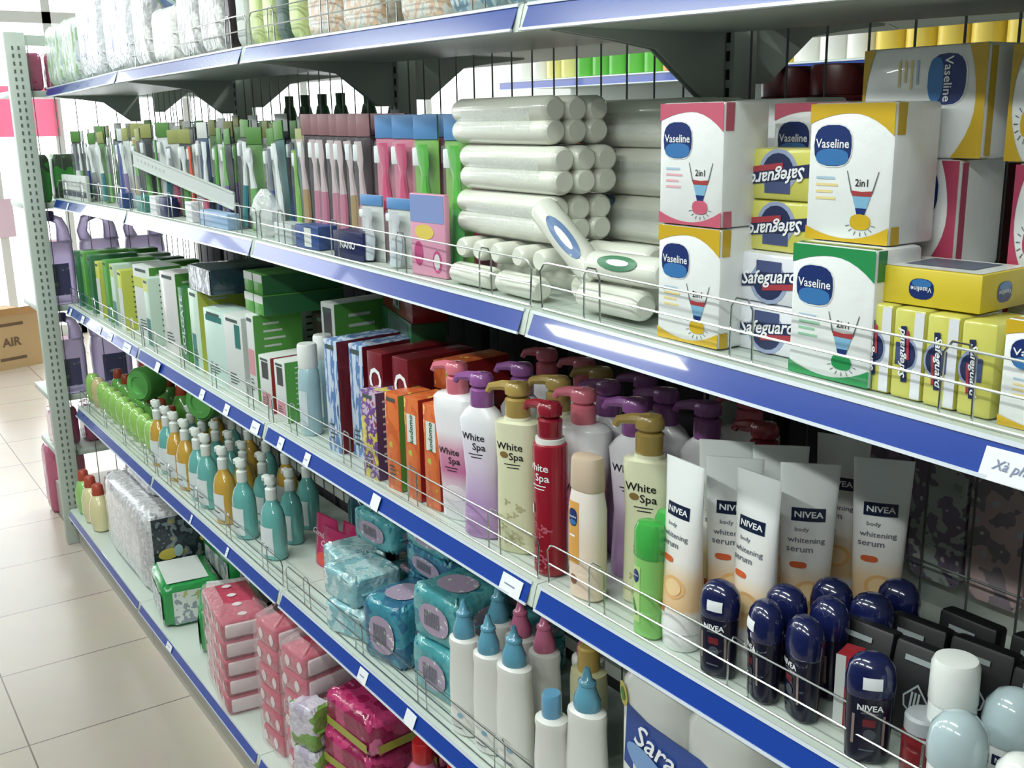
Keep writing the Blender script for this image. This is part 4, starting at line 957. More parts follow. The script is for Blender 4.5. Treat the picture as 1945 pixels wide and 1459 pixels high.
def white_cap_bottle():
    E = empty('mouthwash_bottle'); b = MB(); b.body([(0, .022, .018), (.004, .025, .021), (.1, .0255, .021), (.12, .024, .02), (.128, .019, .017)], c((160, 196, 206), .25, coat=.5), 22, 2.4)
    b.patch(frontmap([(0, .0255, .021), (.12, .0255, .021)], 2.4), -.02, .02, .02, .085, P('label_ice', (196, 210, 216), .4), 5, 2); b.build('bottle_body', E)
    b = MB(); b.lathe([(.0195, .126), (.0205, .13), (.0205, .168), (.0185, .172)], WHITE, 22); b.build('cap', E); return E
I('wcb', white_cap_bottle, y3(-.875, .045), 0, 'white capped pale blue bottle, front of the two by the bay joint', 'bottle', 'white capped bottles', s=(1, 1, 1.12))
I('wcb', 0, y3(-.915, .098), 0, 'white capped pale blue bottle, rear of the two by the bay joint', 'bottle', 'white capped bottles', s=(1, 1, 1.15))
G = 'dark red toothpaste cartons'
I('r1', carton(.048, .15, .226, BURST, side=rd), y3(-.735, .105), .1, 'carton with a blue starburst front and dark red side, first of the red group', 'carton', G)
I('r1', 0, y3(-.665, .125), .1, 'carton with a blue starburst front and dark red side, second of the red group', 'carton', G)
I('r2', carton(.05, .15, .226, rd, side=rd, text='Colgate', ang=-PI/2, tw=.17), y3(-.585, .125), .1, 'dark red carton lettered vertically in white, behind the violet kids carton', 'carton', G)
I('r2', 0, y3(-.515, .14), .1+PI*0, 'dark red carton lettered vertically in white, behind the orange kids carton', 'carton', G)
I('r3', carton(.055, .13, .05, KOD, side=rdb), (-.44, .175, z3(-.44)+.176), .1, 'orange kids carton lying at the back, right of the dark red ones', 'carton')
I('r4', carton(.06, .13, .175, rd), y3(-.44, .195), .1, 'dark red carton under the lying orange one', 'carton')
for k in range(4): I('r5%d' % (k % 2), carton(.20, .05, .04, (rd, ART('print_gold_band', [(150, 60, 40), (110, 110, 60), (60, 70, 90)], 20))[k % 2]), (-.36+.0*k, .255+.0, z3(-.3)+.04*k), -.2, 'long carton lying behind the pump bottles, %s from the bottom' % ORD[k], 'carton', 'long cartons lying at the back')
G = 'kids toothpaste cartons'
I('kd1', carton(.05, .07, .165, KODY, side=P('carton_violet', (92, 66, 110), .4)), y3(-.548, .052), .1, 'yellow and violet kids toothpaste carton at the guard rail', 'carton', G)
I('kd2', carton(.042, .07, .176, KOD, side=gr), y3(-.468, .058), .1, 'orange kids toothpaste carton, left of the three', 'carton', G)
I('kd3', carton(.042, .07, .182, KOD, side=rdb, band=[(-.32, .32, .06, .34, P('print_white_oval', (220, 224, 220), .4))], text='kodomo', tcol=gd, tw=.05, tz=.036), y3(-.404, .062), .1, 'orange kids toothpaste carton, middle of the three', 'carton', G)
I('kd3', 0, y3(-.345, .066), .1, 'orange kids toothpaste carton, right of the three beside the pink pump bottle', 'carton', G)
# ================================================================== FOURTH SHELF
def z4(x): return zs(4, x)+.0005
def y4(x, y): return (x, y, z4(x))
TEAL = (96, 176, 170); AMB = (204, 156, 52)
G = 'white cleanser bottles with pointed caps'
for i, (x, y, k, lab) in enumerate(((-.268, .040, 'b', 'leftmost in front'), (-.198, .044, 'b', 'second in front'), (-.132, .050, 'B', 'third in front, the largest'), (-.282, .118, 'b', 'behind the leftmost'), (-.214, .118, 'p', 'pink capped, left of two'), (-.148, .120, 'p', 'pink capped, right of two'), (-.09, .165, 'p', 'pink capped at the rear'), (.040, .062, 'B', 'fourth in front, beside the tissue pack'))):
    I('nz'+k, nozzle_bottle((88, 158, 186) if k != 'p' else (206, 104, 140), tall=.19 if k == 'B' else .185), y4(x, y), .2, 'white squeeze bottle with a %s, %s' % ('pink pointed cap' if k == 'p' else 'blue pointed cap', lab.replace('pink capped, ', '').replace('pink capped ', '')), 'squeeze bottle', G, s=(1.05 if k != 'B' else 1.2, 1.0, .98))
I('nzf', nozzle_bottle((96, 160, 200), tall=.152, flat=True), y4(-.018, .040), .2, 'white squeeze bottle with a flat blue cap', 'squeeze bottle', G)
I('ycb', lambda: yellow_bottle(), y4(-.028, .118), .1, 'cream yellow bottle with a gold cap behind the flat blue cap', 'bottle')
def tissue():
    E = empty('tissue_pack'); w, d, h = .25, .11, .285; b = MB()
    for k in range(2):
        x = -.065+.13*k
        b.body([(0, .05, .045), (.006, .060, .052), (.1, .063, .054), (h-.02, .062, .054), (h-.004, .052, .045), (h, .02, .016)], P('tissue_wrap', (224, 226, 218), .3, coat=.3, bump=.15, bscale=25), 26, 2.8, ox=x)
    b.build('wrapper', E)
    prof = [(0, .125, .055), (.285, .125, .055)]; F = frontmap(prof, 6)
    b = MB(); W_ = P('banner_royal', (36, 74, 160), .3, coat=.3); pts = [(-.098, .150), (-.092, .243), (-.05, .234), (.0, .232), (.05, .232), (.105, .215), (.108, .10), (.0, .11)]
    vs = [F(u, v, .0012) for u, v in pts]; b.add(vs, [(7, 6, 5, 4, 3, 2, 1, 0)], W_)
    b.ell(F, -.045, .165, .048, .02, P('banner_sky', (120, 160, 214), .4), .002, 20, 2, -.35)
    b.text('Saraso', F, -.012, .198, 1, P('badge_white', (240, 242, 245), .4), ang=-.16, width=.125, lift=.003, shear=.25, bold=.01)
    b.build('printed_banner', E)
    b = MB(); b.ell(F, -.101, .252, .010, .018, P('lemon_print', (206, 190, 70), .4), .002, 14, 2, .3); b.ell(F, -.101, .252, .005, .010, P('leaf_green', (60, 140, 60), .4), .003, 12, 2, .3); b.build('flower_print', E)
    return E
I('tis', tissue, y4(.232, .108), .0, 'white tissue roll pack with a blue lettered banner', 'tissue pack')
I('tis2', tissue, y4(.232, .24), .08, 'white tissue roll pack behind the front one', 'tissue pack') if False else None
# teal soft packs
TP = ART('pads_teal', [(58, 148, 158), (66, 158, 166), (86, 170, 176), (52, 132, 152)], 26, .22, bump=.4, coat=.6); TPL = ART('pads_pale', [(150, 200, 206), (176, 212, 216), (130, 188, 198), (206, 226, 228)], 26, .2, bump=.6, coat=.7)
TB = ART('pads_blue', [(44, 124, 156), (56, 142, 166), (46, 108, 146), (80, 160, 170)], 24, .25, bump=.4, coat=.5); PAN = ART('pads_label', [(206, 216, 206), (170, 150, 176), (216, 222, 210)], 60)
def P4(key, w, d, h, m, x, y, z, rz, lab, m2=None, rx=0, ry=0): I(key, soft_pack('sanitary_pad_pack', w, d, h, m, m2, True, p=9), (x, y, z), rz, lab, 'pad pack', 'teal and pale pad packs', rx=rx, ry=ry)
P4('p1', .14, .13, .10, TP, -.402, .110, z4(-.4), .1, 'teal pad pack with a barcode panel beside the white squeeze bottles, lower', PAN)
P4('p1', 0, 0, 0, 0, -.41, .12, z4(-.4)+.100, .15, 'teal pad pack, upper, beside the white squeeze bottles')
P4('p2', .12, .14, .13, TB, -.575, .095, z4(-.6), .25, 'blue pad pack with a pale side label near the guard rail', PAN)
P4('p3', .13, .12, .065, TPL, -.725, .075, z4(-.7), .3, 'pale pad pack at the guard rail, lowest of the shiny heap')
P4('p3', 0, 0, 0, 0, -.745, .08, z4(-.7)+.066, .1, 'pale pad pack, second in the shiny heap')
P4('p4', .13, .11, .055, TPL, -.885, .13, z4(-.88)+.056, -.1, 'pale pad pack, left in the shiny heap')
P4('p4', 0, 0, 0, 0, -.885, .13, z4(-.88)+.0, -.1, 'pale pad pack, left foot of the shiny heap')
P4('p5', .16, .12, .07, TP, -.80, .19, z4(-.8)+.142, .1, 'teal pad pack on top of the heap, left', PAN)
P4('p6', .17, .13, .06, TB, -.60, .215, z4(-.6)+.129, .05, 'blue pad pack lying on the rear pile', PAN)
P4('p6', 0, 0, 0, 0, -.61, .22, z4(-.6)+.064, .05, 'blue pad pack, middle of the rear pile')
P4('p6', 0, 0, 0, 0, -.60, .225, z4(-.6), .05, 'blue pad pack, lowest of the rear pile')
P4('p5', 0, 0, 0, 0, -.60, .21, z4(-.6)+.19, .08, 'teal pad pack, topmost of the rear pile')
P4('p5', 0, 0, 0, 0, -.78, .235, z4(-.8)+.0, .08, 'teal pad pack hidden at the back of the heap')
P4('p5', 0, 0, 0, 0, -.41, .245, z4(-.4), .08, 'teal pad pack in the back right corner, lower')
P4('p5', 0, 0, 0, 0, -.41, .245, z4(-.4)+.07, .08, 'teal pad pack in the back right corner, upper')
def pouch():
    b = MB(); w, h = .095, .12; rings = []
    for k in range(8):
        t = k/7; rings.append([(w/2*math.cos(a)*(1-.05*t), (.022*(1-t)**.7+.003)*math.sin(a), h*t) for a in [2*PI*i/20 for i in range(20)]])
    b.loft(rings, P('pouch_magenta', (196, 40, 98), .22, coat=.6, bump=.2)); F = lambda u, v, l: (u, -(.022*max(0, (1-v/h))**.7+.003+l), v)
    b.text('Comfort', F, -.004, .078, 1, P('pouch_white', (236, 190, 206), .4), ang=-.15, width=.07, lift=.003, shear=.2); b.ell(F, .01, .022, .026, .016, P('pouch_orange', (226, 70, 60), .4), .002)
    return b.build('refill_pouch')
I('po', pouch, y4(-.985, .130), .15, 'magenta refill pouch standing beside the teal hand wash', 'pouch', 'refill pouches')
I('po', 0, y4(-1.075, .150), .15, 'magenta refill pouch half hidden at the left of the first', 'pouch', 'refill pouches')
I('po', 0, y4(-.985, .175), .1, 'magenta refill pouch behind the first', 'pouch', 'refill pouches')
G = 'hand wash pump bottles'
hw = [(TEAL, -1.195, .062, 'teal'), (TEAL, -1.365, .052, 'teal'), (AMB, -1.498, .048, 'amber'), (TEAL, -1.640, .050, 'teal'), (TEAL, -1.715, .050, 'teal'), (AMB, -1.825, .050, 'amber'), (AMB, -1.925, .050, 'amber'), (TEAL, -2.005, .050, 'teal'), (AMB, -2.10, .050, 'amber')]
for i, (cc, x, y, nm) in enumerate(hw): I('hw'+nm, handwash(cc), y4(x, y), .15, '%s hand wash pump bottle, %s from the right in the front row' % (nm, ORD[i]), 'pump bottle', G, s=1.08)
hw2 = [(TEAL, -1.26, .135, 'teal'), (TEAL, -1.43, .13, 'teal'), (AMB, -1.56, .125, 'amber'), (TEAL, -1.68, .13, 'teal'), (TEAL, -1.8, .13, 'teal'), (AMB, -1.92, .13, 'amber'), (TEAL, -2.03, .13, 'teal')]
for i, (cc, x, y, nm) in enumerate(hw2): I('hw'+nm, 0, y4(x, y), .15, '%s hand wash pump bottle, %s from the right in the second row' % (nm, ORD[i]), 'pump bottle', G)
for i in range(6): I('hw'+('teal', 'amber')[i % 2], 0, y4(-1.33-.14*i, .21), .15, '%s hand wash pump bottle, %s from the right in the rear row' % (('teal', 'amber')[i % 2], ORD[i]), 'pump bottle', G)
I('ds', lambda: shampoo_dark(), y4(-1.05, .225), 0, 'dark teal shampoo bottle behind the pouches', 'bottle', 'dark shampoo bottles')
I('ds', 0, y4(-.96, .245), 0, 'dark teal shampoo bottle at the back, right one', 'bottle', 'dark shampoo bottles')
G = 'green rounded gel bottles'
GRN = (150, 206, 92)
def dome_bottle(col):
    def f():
        E = empty('gel_bottle'); m = P('gel_%d_%d_%d' % col, col, .18, coat=.7); b = MB()
        b.body([(.016, .020, .016), (.022, .027, .020), (.06, .033, .026), (.088, .034, .027), (.105, .030, .024), (.118, .021, .017), (.124, .010, .008)], m, 22, 2); b.build('bottle_body', E)
        b = MB(); b.body([(0, .019, .015), (.003, .021, .017), (.015, .021, .017), (.017, .018, .014)], c((226, 232, 220), .3), 22, 2); b.build('cap', E); return E
    return f
for i in range(10):
    x = -2.955+i*.088; cc = GRN if i != 1 else (206, 190, 130)
    I('rb2%d' % (i == 1), dome_bottle(cc), y4(x, .050), .1, ('green' if i != 1 else 'amber')+' rounded gel bottle, %s from the left end' % ORD[i], 'gel bottle', G, s=1.05)
RC = c((190, 72, 48), .35)
for i in range(7):
    x = -2.9+i*.11; I('rb3', round_bottle((96, 170, 66), RC), y4(x, .13), .1, 'green gel bottle with a red cap, %s from the left in the second row' % ORD[i], 'gel bottle', G, s=1.25)
for i in range(5):
    x = -2.86+i*.15; I('rb3', 0, y4(x, .22), .1, 'green gel bottle with a red cap, %s from the left in the rear row' % ORD[i], 'gel bottle', G, s=1.5)
def tub(): 
    E = empty('green_tub'); b = MB(); b.T = Matrix.Rotation(PI/2, 4, 'X'); b.lathe([(.050, -.04), (.056, -.035), (.058, .03), (.054, .036)], c((70, 150, 60), .3, coat=.4), 28); b.build('tub_body', E)
    b = MB(); b.T = Matrix.Rotation(PI/2, 4, 'X'); b.lathe([(.050, .035), (.048, .042), (.030, .043), (.028, .038)], c((96, 186, 84), .3, coat=.4), 28); b.build('lid', E); return E
I('tub', tub, (-2.44, .115, z4(-2.4)+.185), .5, 'round green tub lying on the gel bottles', 'tub', 'green tubs')
I('tub', 0, (-1.90, .150, z4(-2.)+.235), .5, 'round green tub lying on the pump bottles', 'tub', 'green tubs')
# ================================================================== BOTTOM SHELF
def z5(x): return zs(5, x)+.0005
def y5(x, y): return (x, y, z5(x))
I('bb1', round_bottle((150, 206, 110), RC), y5(-2.93, -.030), 0, 'green gel bottle with a red cap at the left end of the bottom shelf', 'gel bottle', 'bottles at the left end of the bottom shelf', s=1.45)
I('bb2', round_bottle((226, 216, 160), RC), y5(-2.82, -.030), 0, 'cream gel bottle with a red cap, middle of the three on the bottom shelf', 'gel bottle', 'bottles at the left end of the bottom shelf', s=1.5)
I('bb2', 0, y5(-2.71, -.028), 0, 'cream gel bottle, nearest the silver pack, on the bottom shelf', 'gel bottle', 'bottles at the left end of the bottom shelf', s=1.5)
SIL = ART('diaper_silver', [(214, 214, 216), (190, 190, 194), (206, 206, 210), (170, 168, 176)], 26, .14, stretch=(1, 1, .25), bump=.8, coat=.8); DARK = ART('diaper_dark', [(36, 46, 56), (56, 68, 80), (40, 48, 58), (120, 132, 142), (176, 160, 70)], 28, .22, bump=.3, coat=.5)
def silver_pack():
    E = empty('diaper_pack'); w, d, h = .56, .27, .275; b = MB(); soft(b, w, d, h, SIL, 9); b.build('wrapper', E)
    b = MB(); R = boxmap('R', w+.004, d, h); b.patch(R, -d/2+.02, d/2-.012, -h/2+.012, h/2-.02, DARK, 4, 4, .001)
    for u, v in ((-.07, .0), (.06, .03), (-.04, -.1)): b.ell(R, u, v, .032, .018, P('print_yellow', (226, 200, 80), .4), .003, 14); b.ell(R, u+.03, v+.005, .014, .02, P('print_sky_pale', (170, 200, 210), .4), .004, 12)
    b.build('printed_side', E); return E
I('sp', silver_pack, y5(-2.28, .085), 0, 'big crinkled silver pack with a dark patterned side on the bottom shelf', 'diaper pack')
def small_silver():
    E = empty('diaper_pack'); b = MB(); soft(b, .36, .20, .072, SIL, 6); b.build('wrapper', E); return E
I('sp2', small_silver, (-2.30, .115, z5(-2.3)+.276), .0, 'smaller silver pack lying on the big one, below the fourth shelf', 'diaper pack')
DG = P('diaper_green', (38, 156, 74), .22, coat=.6, bump=.3, bscale=25); DW = ART('diaper_white_print', [(216, 220, 216), (150, 160, 170), (222, 226, 222), (190, 190, 120)], 34)
def green_pack():
    E = empty('diaper_pack'); w, d, h = .22, .17, .13; b = MB(); soft(b, w, d, h, DG, 8); b.build('wrapper', E)
    b = MB(); b.patch(boxmap('F', w, d, h), -w*.5+.04, w*.5-.012, -h/2+.012, h/2-.028, DW, 3, 3, .001); b.patch(boxmap('T', w, d, h), -w/2+.02, w/2-.02, -d/2+.02, d/2-.03, cardw, 2, 2, .0015)
    b.patch(boxmap('R', w, d, h), -d/2+.03, d/2-.01, -h/2+.01, h/2-.02, DW, 2, 2, .001); b.build('printed_panel', E); return E
I('gp', green_pack, y5(-1.865, .020), -.12, 'green and white pack on the bottom shelf, right of the silver pack', 'diaper pack', 'green and white packs')
I('gp', 0, y5(-1.625, .075), -.35, 'green and white pack turned, behind the red heart bag', 'diaper pack', 'green and white packs')
I('gp', 0, (-1.865, .20, z5(-1.9)), 0, 'green and white pack at the back, behind the first green one', 'diaper pack', 'green and white packs', s=(1.2, 1, 1.6))
RW = ART('wipes_rose', [(196, 46, 78), (204, 62, 92), (184, 40, 70)], 12, .18, bump=.4, coat=.7)
def heart_bag(w=.27, d=.10, h=.285, tiers=5, nx=4):
    def f():
        E = empty('tissue_bag'); th = h/tiers; Wm = P('heart_white', (236, 222, 226), .3, coat=.4)
        for k in range(tiers):
            b = MB(); b.box(-w/2, w/2, -d/2, d/2, 0, th-.001, RW, .009)
            F = boxmap('F', w, d, th)
            for i in range(nx):
                u = -w/2+w*(i+.5)/nx+(.008 if k % 2 else -.008); b.ell(F, u, 0, min(.011, w/nx*.32), th*.28, Wm, .0012, 8, 1.5)
            T = boxmap('T', w, d, th)
            for i in range(nx): b.ell(T, -w/2+w*(i+.5)/nx, 0, .011, .013, Wm, .0012, 8, 1.5)
            o = b.build('tissue_packet', E, (0, 0, k*th))
            b = MB(); b.box(w/2-.006, w/2+.004, -d/2+.010, d/2-.010, .007, th-.008, P('roll_end', (222, 212, 214), .45), .004); b.build('paper_end', o)
        b = MB(); fm = FILM('bag_film', .2, (244, 220, 226), .1, .7); rr = random.Random(int(w*100)); rings = []
        for z, k in ((.002, 1), (h*.3, 1.01), (h*.6, 1.01), (h*.95, 1), (h+.006, .93), (h+.022, .55)):
            rings.append([((w/2+.006)*k*(1+rr.uniform(-.015, .015))*sgnpow(math.cos(a), .25), (d/2+.006)*k*(1+rr.uniform(-.03, .03))*sgnpow(math.sin(a), .25), z+(rr.uniform(-.006, .006) if z > h else 0)) for a in [2*PI*q/36 for q in range(36)]])
        b.loft(rings, fm, caps=False); b.build('film', E)
        return E
    return f
I('hb', heart_bag(.235, .12, .25), y5(-1.315, -.012), -.12, 'red bag of tissue packs with white hearts, leftmost on the bottom shelf', 'tissue bag', 'red heart tissue bags')
I('hb2', heart_bag(.10, .17, .32, 6, 2), y5(-1.01, .035), .1, 'tall red tissue bag in the middle of the bottom shelf', 'tissue bag', 'red heart tissue bags')
I('hb2', 0, y5(-.885, .045), .15, 'tall red tissue bag, next right in the middle of the bottom shelf', 'tissue bag', 'red heart tissue bags', s=(1, 1, .95))
I('hb2', 0, y5(-1.17, .165), .1, 'tall red tissue bag behind the others on the bottom shelf', 'tissue bag', 'red heart tissue bags')
I('hb', 0, y5(-1.38, .235), 0, 'red bag of tissue packs with hearts at the back of the bottom shelf', 'tissue bag', 'red heart tissue bags', s=(1, .9, 1.0))
I('hb2', 0, (-.96, .24, z5(-1)), 0, 'tall red tissue bag at the back of the bottom shelf', 'tissue bag', 'red heart tissue bags', s=(1.3, .8, 1.0))
MG = ART('pads_magenta', [(176, 26, 84), (196, 50, 110), (150, 24, 74), (206, 90, 140)], 14, .2, bump=.4, coat=.6); MY = P('band_lime_label', (160, 160, 50), .3, coat=.3)
def mag_pack():
    E = empty('sanitary_pad_pack'); w, d, h = .19, .15, .085; b = MB(); soft(b, w, d, h, MG, 6); b.build('wrapper', E)
    b = MB(); b.patch(boxmap('F', w, d+.002, h), -w*.4, w*.42, -h*.34, -h*.12, MY, 4, 1, .001); b.patch(boxmap('R', w+.002, d, h), -d*.4, d*.4, -h*.34, -h*.12, MY, 4, 1, .001); b.build('label_band', E); return E
for k in range(3): I('mg', mag_pack, (-.70+.01*k, .055+.006*k, z5(-.7)+.0865*k), .2-.05*k, 'magenta pad pack with a lime band, %s of three in the stack' % ('lowest', 'middle', 'topmost')[k], 'pad pack', 'magenta pad packs')
for k in range(3): I('mg', 0, (-.68, .225, z5(-.7)+.0865*k), .1, 'magenta pad pack in the rear stack, %s' % ('lowest', 'middle', 'topmost')[k], 'pad pack', 'magenta pad packs')
LV = ART('pads_lavender', [(186, 176, 200), (206, 200, 214), (110, 160, 60), (96, 150, 60)], 14, .14, bump=.6, coat=.9)
I('lv', soft_pack('sanitary_pad_pack', .085, .06, .10, LV, None, True), (-.805, -.030, z5(-.8)+.115), .3, 'small lavender and green pad pack, upper, before the magenta stack', 'pad pack', 'lavender pad packs')
I('lv', 0, (-.80, -.028, z5(-.8)+.012), .3, 'small lavender and green pad pack, lower, before the magenta stack', 'pad pack', 'lavender pad packs')
def detergent():
    E = empty('detergent_bottle'); b = MB(); b.body([(0, .045, .03), (.005, .05, .035), (.12, .05, .035), (.16, .044, .03), (.19, .022, .02), (.198, .018, .018)], c((220, 120, 160), .25, coat=.5), 24, 2.6); b.build('bottle_body', E)
    b = MB(); b.lathe([(.0215, .196), (.0225, .199), (.021, .235), (.019, .238)], c((214, 28, 36), .3, coat=.4), 22); b.build('cap', E); return E
I('dt', detergent, y5(-.50, .075), 0, 'pink bottle with a bright red cap on the bottom shelf', 'bottle', 'red capped pink bottles')
I('dt', 0, y5(-.39, .090), 0, 'pink bottle with a red cap, right one on the bottom shelf', 'bottle', 'red capped pink bottles')
# ================================================================== TOP SHELF
def z1(x): return zs(1, x)+.0005
def BG(key, w, d, h, m, x, lab, y=.09, cat='bag', name='goods_bag', m2=None, rz=0, **k): I(key, soft_pack(name, w, d, h, m, m2, False), (x, y, z1(x)), rz, lab, cat, 'bagged goods on the top shelf', **k)
A1 = ART('bag_green_blue', [(214, 226, 216), (160, 196, 150), (220, 228, 230), (186, 204, 214)], 24, .3, stretch=(2, 1, .5), bump=.4); A2 = ART('bag_white_blue', [(226, 228, 232), (212, 216, 222), (226, 228, 232), (220, 224, 228), (110, 122, 176)], 22, .2, stretch=(2, 1, .6), bump=.6)
A3 = ART('bag_white_grey', [(226, 226, 226), (190, 190, 192), (230, 230, 230), (210, 208, 204)], 26, .25, stretch=(3, 1, .4), bump=.5); A4 = ART('pack_lime', [(166, 196, 60), (206, 222, 150), (150, 186, 50)], 12, .3); A5 = ART('pack_cream_print', [(206, 204, 196), (216, 212, 200), (212, 176, 146), (216, 212, 204), (180, 192, 184)], 48, .3)
A6 = ART('pack_blue_print', [(206, 214, 214), (110, 146, 170), (170, 194, 202), (206, 170, 150)], 42, .3); A7 = ART('bag_black', [(30, 26, 30), (50, 40, 44)], 20)
for i, (key, w, h, m, x, lab) in enumerate((('a1', .22, .20, A1, -2.86, 'green and white clear bag at the left end'), ('a1', 0, 0, 0, -2.63, 'green and white clear bag, second from the left end'), ('a2', .30, .26, A2, -2.34, 'clear bag with blue bits, left one'), ('a2', 0, 0, 0, -2.02, 'clear bag with blue bits, right one'), ('a3', .15, .22, A3, -1.78, 'white and grey striped bag'), ('a8', .20, .13, P('bag_white', (228, 228, 226), .3, bump=.5), -1.59, 'plain white bag'), ('a3', 0, 0, 0, -1.40, 'white and grey striped bag, second'), ('a3', 0, 0, 0, -1.24, 'white and grey striped bag, third'))):
    I('b'+key, soft_pack('goods_bag', w, .16, h, m, None, False), (x, .10, z1(x)), 0, lab+' on the top shelf', 'bag', 'bagged goods on the top shelf')
I('roll1', lambda: lying_roll(), (-1.57, .08, z1(-1.5)+.1305), 0, 'rolled green and blue pack lying on the plain white bag', 'rolled pack')
for i, (key, w, h, m, x, lab) in enumerate((('c1', .038, .16, A7, -1.135, 'black thin pack beside the upright'), ('c2', .06, .16, cardw, -1.06, 'white thin pack'), ('c3', .055, .17, A4, -.985, 'lime pack, left'), ('c3', 0, 0, 0, -.915, 'lime pack, middle'), ('c4', .05, .17, P('pack_slate', (92, 116, 110), .4), -.85, 'slate pack'), ('c3', 0, 0, 0, -.785, 'lime pack, right'), ('c5', .14, .085, A5, -.665, 'cream printed pack, left lower'), ('c5', 0, 0, 0, -.52, 'cream printed pack, middle lower'), ('c6', .035, .16, P('pack_tan', (150, 140, 120), .4), -.405, 'tan thin pack'), ('c5', 0, 0, 0, -.315, 'cream printed pack, right'), ('c7', .13, .12, A6, -.175, 'blue printed pack, left'), ('c7', 0, 0, 0, -.035, 'blue printed pack, right'))):
    I('e'+key, soft_pack('diaper_pack' if key > 'c2' else 'thin_pack', w, .15, h, m, None, False), (x, .10, z1(x)), 0, lab+' on the top shelf', 'pack', 'packs on the top shelf')
for i, x in enumerate((-.665, -.52)): I('ec5', 0, (x, .10, z1(x)+.086), 0, 'cream printed pack, %s upper on the top shelf' % ('left', 'middle')[i], 'pack', 'packs on the top shelf')
# ================================================================== price tags on the strips
def tags(s, lst, grp):
    for i, (x, w, curl) in enumerate(lst):
        o = I('tag%g%g' % (w, curl), price_tag(w, .027, curl), (x, ys(s, x)-.0145, zs(s, x)-.0325), 0, 'white paper price tag on the %s shelf strip, %s from the left' % (SHN[s], ORD[i]), 'price tag', grp, rx=-.395)
tags(3, [(-2.93, .03, 0), (-2.73, .04, 0), (-2.478, .04, 0), (-2.33, .05, 0), (-2.12, .08, 0), (-1.79, .05, 1), (-1.413, .032, 0), (-1.235, .032, 0), (-1.05, .045, 0), (-.905, .028, 0), (-.772, .026, 0), (-.475, .034, .6), (-.052, .052, 0)], 'tags on the third shelf strip')
tags(4, [(-1.62, .012, 0), (-1.335, .014, 0), (-.575, .036, 0), (-.385, .038, .4)], 'tags on the fourth shelf strip')
tags(2, [(-2.766, .02, 0)], None)
def written_tag():
    b = MB(); b.box(-.0275, .0275, -.0022, -.0016, 0, .027, PAPER); F = lambda u, v, l: (u, -.0022-l, .0135+v)
    b.text('X\u00e0 ph\u00f2', F, 0, 0, 1, P('pen_blue', (120, 130, 170), .5), width=.036, shear=.3); return b.build('price_tag')
I('wtag', written_tag, (.690, ys(2, .69)-.0145, zs(2, .69)-.0325), 0, 'handwritten white price tag on the second shelf strip at the right picture edge', 'price tag', None, rx=-.395)
I('tag5', price_tag(.045, .018, 0), (-1.682, ys(5, -1.68)-.0100, zs(5, -1.68)-.0205), 0, 'white paper price tag on the bottom shelf strip', 'price tag', None, rx=-.395)
# ================================================================== END UNIT at the left
EE = empty('display_unit'); EE.location = (-3.045, 0, 0)
def part(b, n): return b.build(n, EE)
for y in (-.062, .76):
    b = MB(); b.T = Matrix.Translation((0, y, 0)); b.box(-.018, .018, -.034, .034, 0, 1.895, STEEL, .003); part(b, 'post')
    b = MB(); b.T = Matrix.Translation((0, y, 0))
    for k in range(68):
        z = .08+k*.0262
        for u in (-.013, .007): b.box(.0175, .0190, u, u+.006, z, z+.013, P('slot_dark', (96, 106, 100), .6))
    part(b, 'slots')
b = MB(); b.box(-.012, .012, -.05, .738, 1.852, 1.886, STEEL); part(b, 'top_bar')
b = MB()
for k in range(11): b.tube([(0, -.02+k*.07, .16), (0, -.02+k*.07, 1.852)], .0017, MESHM, 5)
part(b, 'wire_grid')
tag(EE, 'slotted steel end unit at the left end of the row, holding violet jugs', 'display unit')
for z, nm in ((.36, 'lowest'), (.58, 'second'), (.925, 'third'), (1.305, 'fourth'), (1.70, 'topmost')):
    b = MB(); b.box(-.34, -.024, -.085, .755, z-.022, z, STEEL, .002); o = b.build('end_shelf', None, (-3.045, 0, 0)); tag(o, 'pale steel shelf of the left end unit, %s counted from the floor' % nm, 'shelf', 'shelves of the end unit')
b = MB(); b.box(-.36, -.024, -.05, .72, 0, .15, P('kick_plate', (188, 186, 176), .5)); tag(b.build('base_box', None, (-3.045, 0, 0)), 'pale steel base box at the foot of the left end unit', 'base')
def jug():
    E = empty('detergent_jug'); V = P('jug_violet', (206, 190, 232), .35, coat=.4, trans=.45); b = MB()
    b.body([(0, .05, .036), (.006, .058, .043), (.15, .060, .044), (.19, .057, .041), (.20, .05, .036)], V, 26, 3)
    b.tube([(-.035, 0, .19), (-.045, 0, .225), (-.034, 0, .262), (0, 0, .275), (.028, 0, .262), (.036, 0, .235), (.038, 0, .19)], .012, V, 10, rs=[.02, .016, .014, .013, .014, .018, .024])
    b.build('jug_body', E); b = MB(); b.lathe([(.016, .262), (.018, .266), (.018, .29), (.014, .293)], c((90, 70, 130), .3), 16, ox=-.0); b.build('cap', E)
    b = MB(); b.patch(frontmap([(0, .06, .044), (.2, .06, .044)], 3), -.035, .035, .03, .13, ART('jug_label', [(120, 104, 150), (90, 86, 130), (150, 160, 150)], 30), 6, 4, .0008); b.build('label', E); return E
for i, (y, z, lab) in enumerate(((-.005, .925, 'violet jug on the upper jug shelf of the end unit, front'), (.165, .925, 'violet jug on the upper jug shelf of the end unit, middle'), (.335, .925, 'violet jug on the upper jug shelf of the end unit, rear'), (-.005, .58, 'violet jug on the lower jug shelf of the end unit, front'), (.165, .58, 'violet jug on the lower jug shelf of the end unit, middle'), (.335, .58, 'violet jug on the lower jug shelf of the end unit, rear'))):
    I('jug', jug, (-3.13, y, z+.0005), PI/2, lab, 'jug', 'violet jugs', s=(1.25, 1.15, 1.18) if z > .9 else (1.25, 1.15, 1.05))
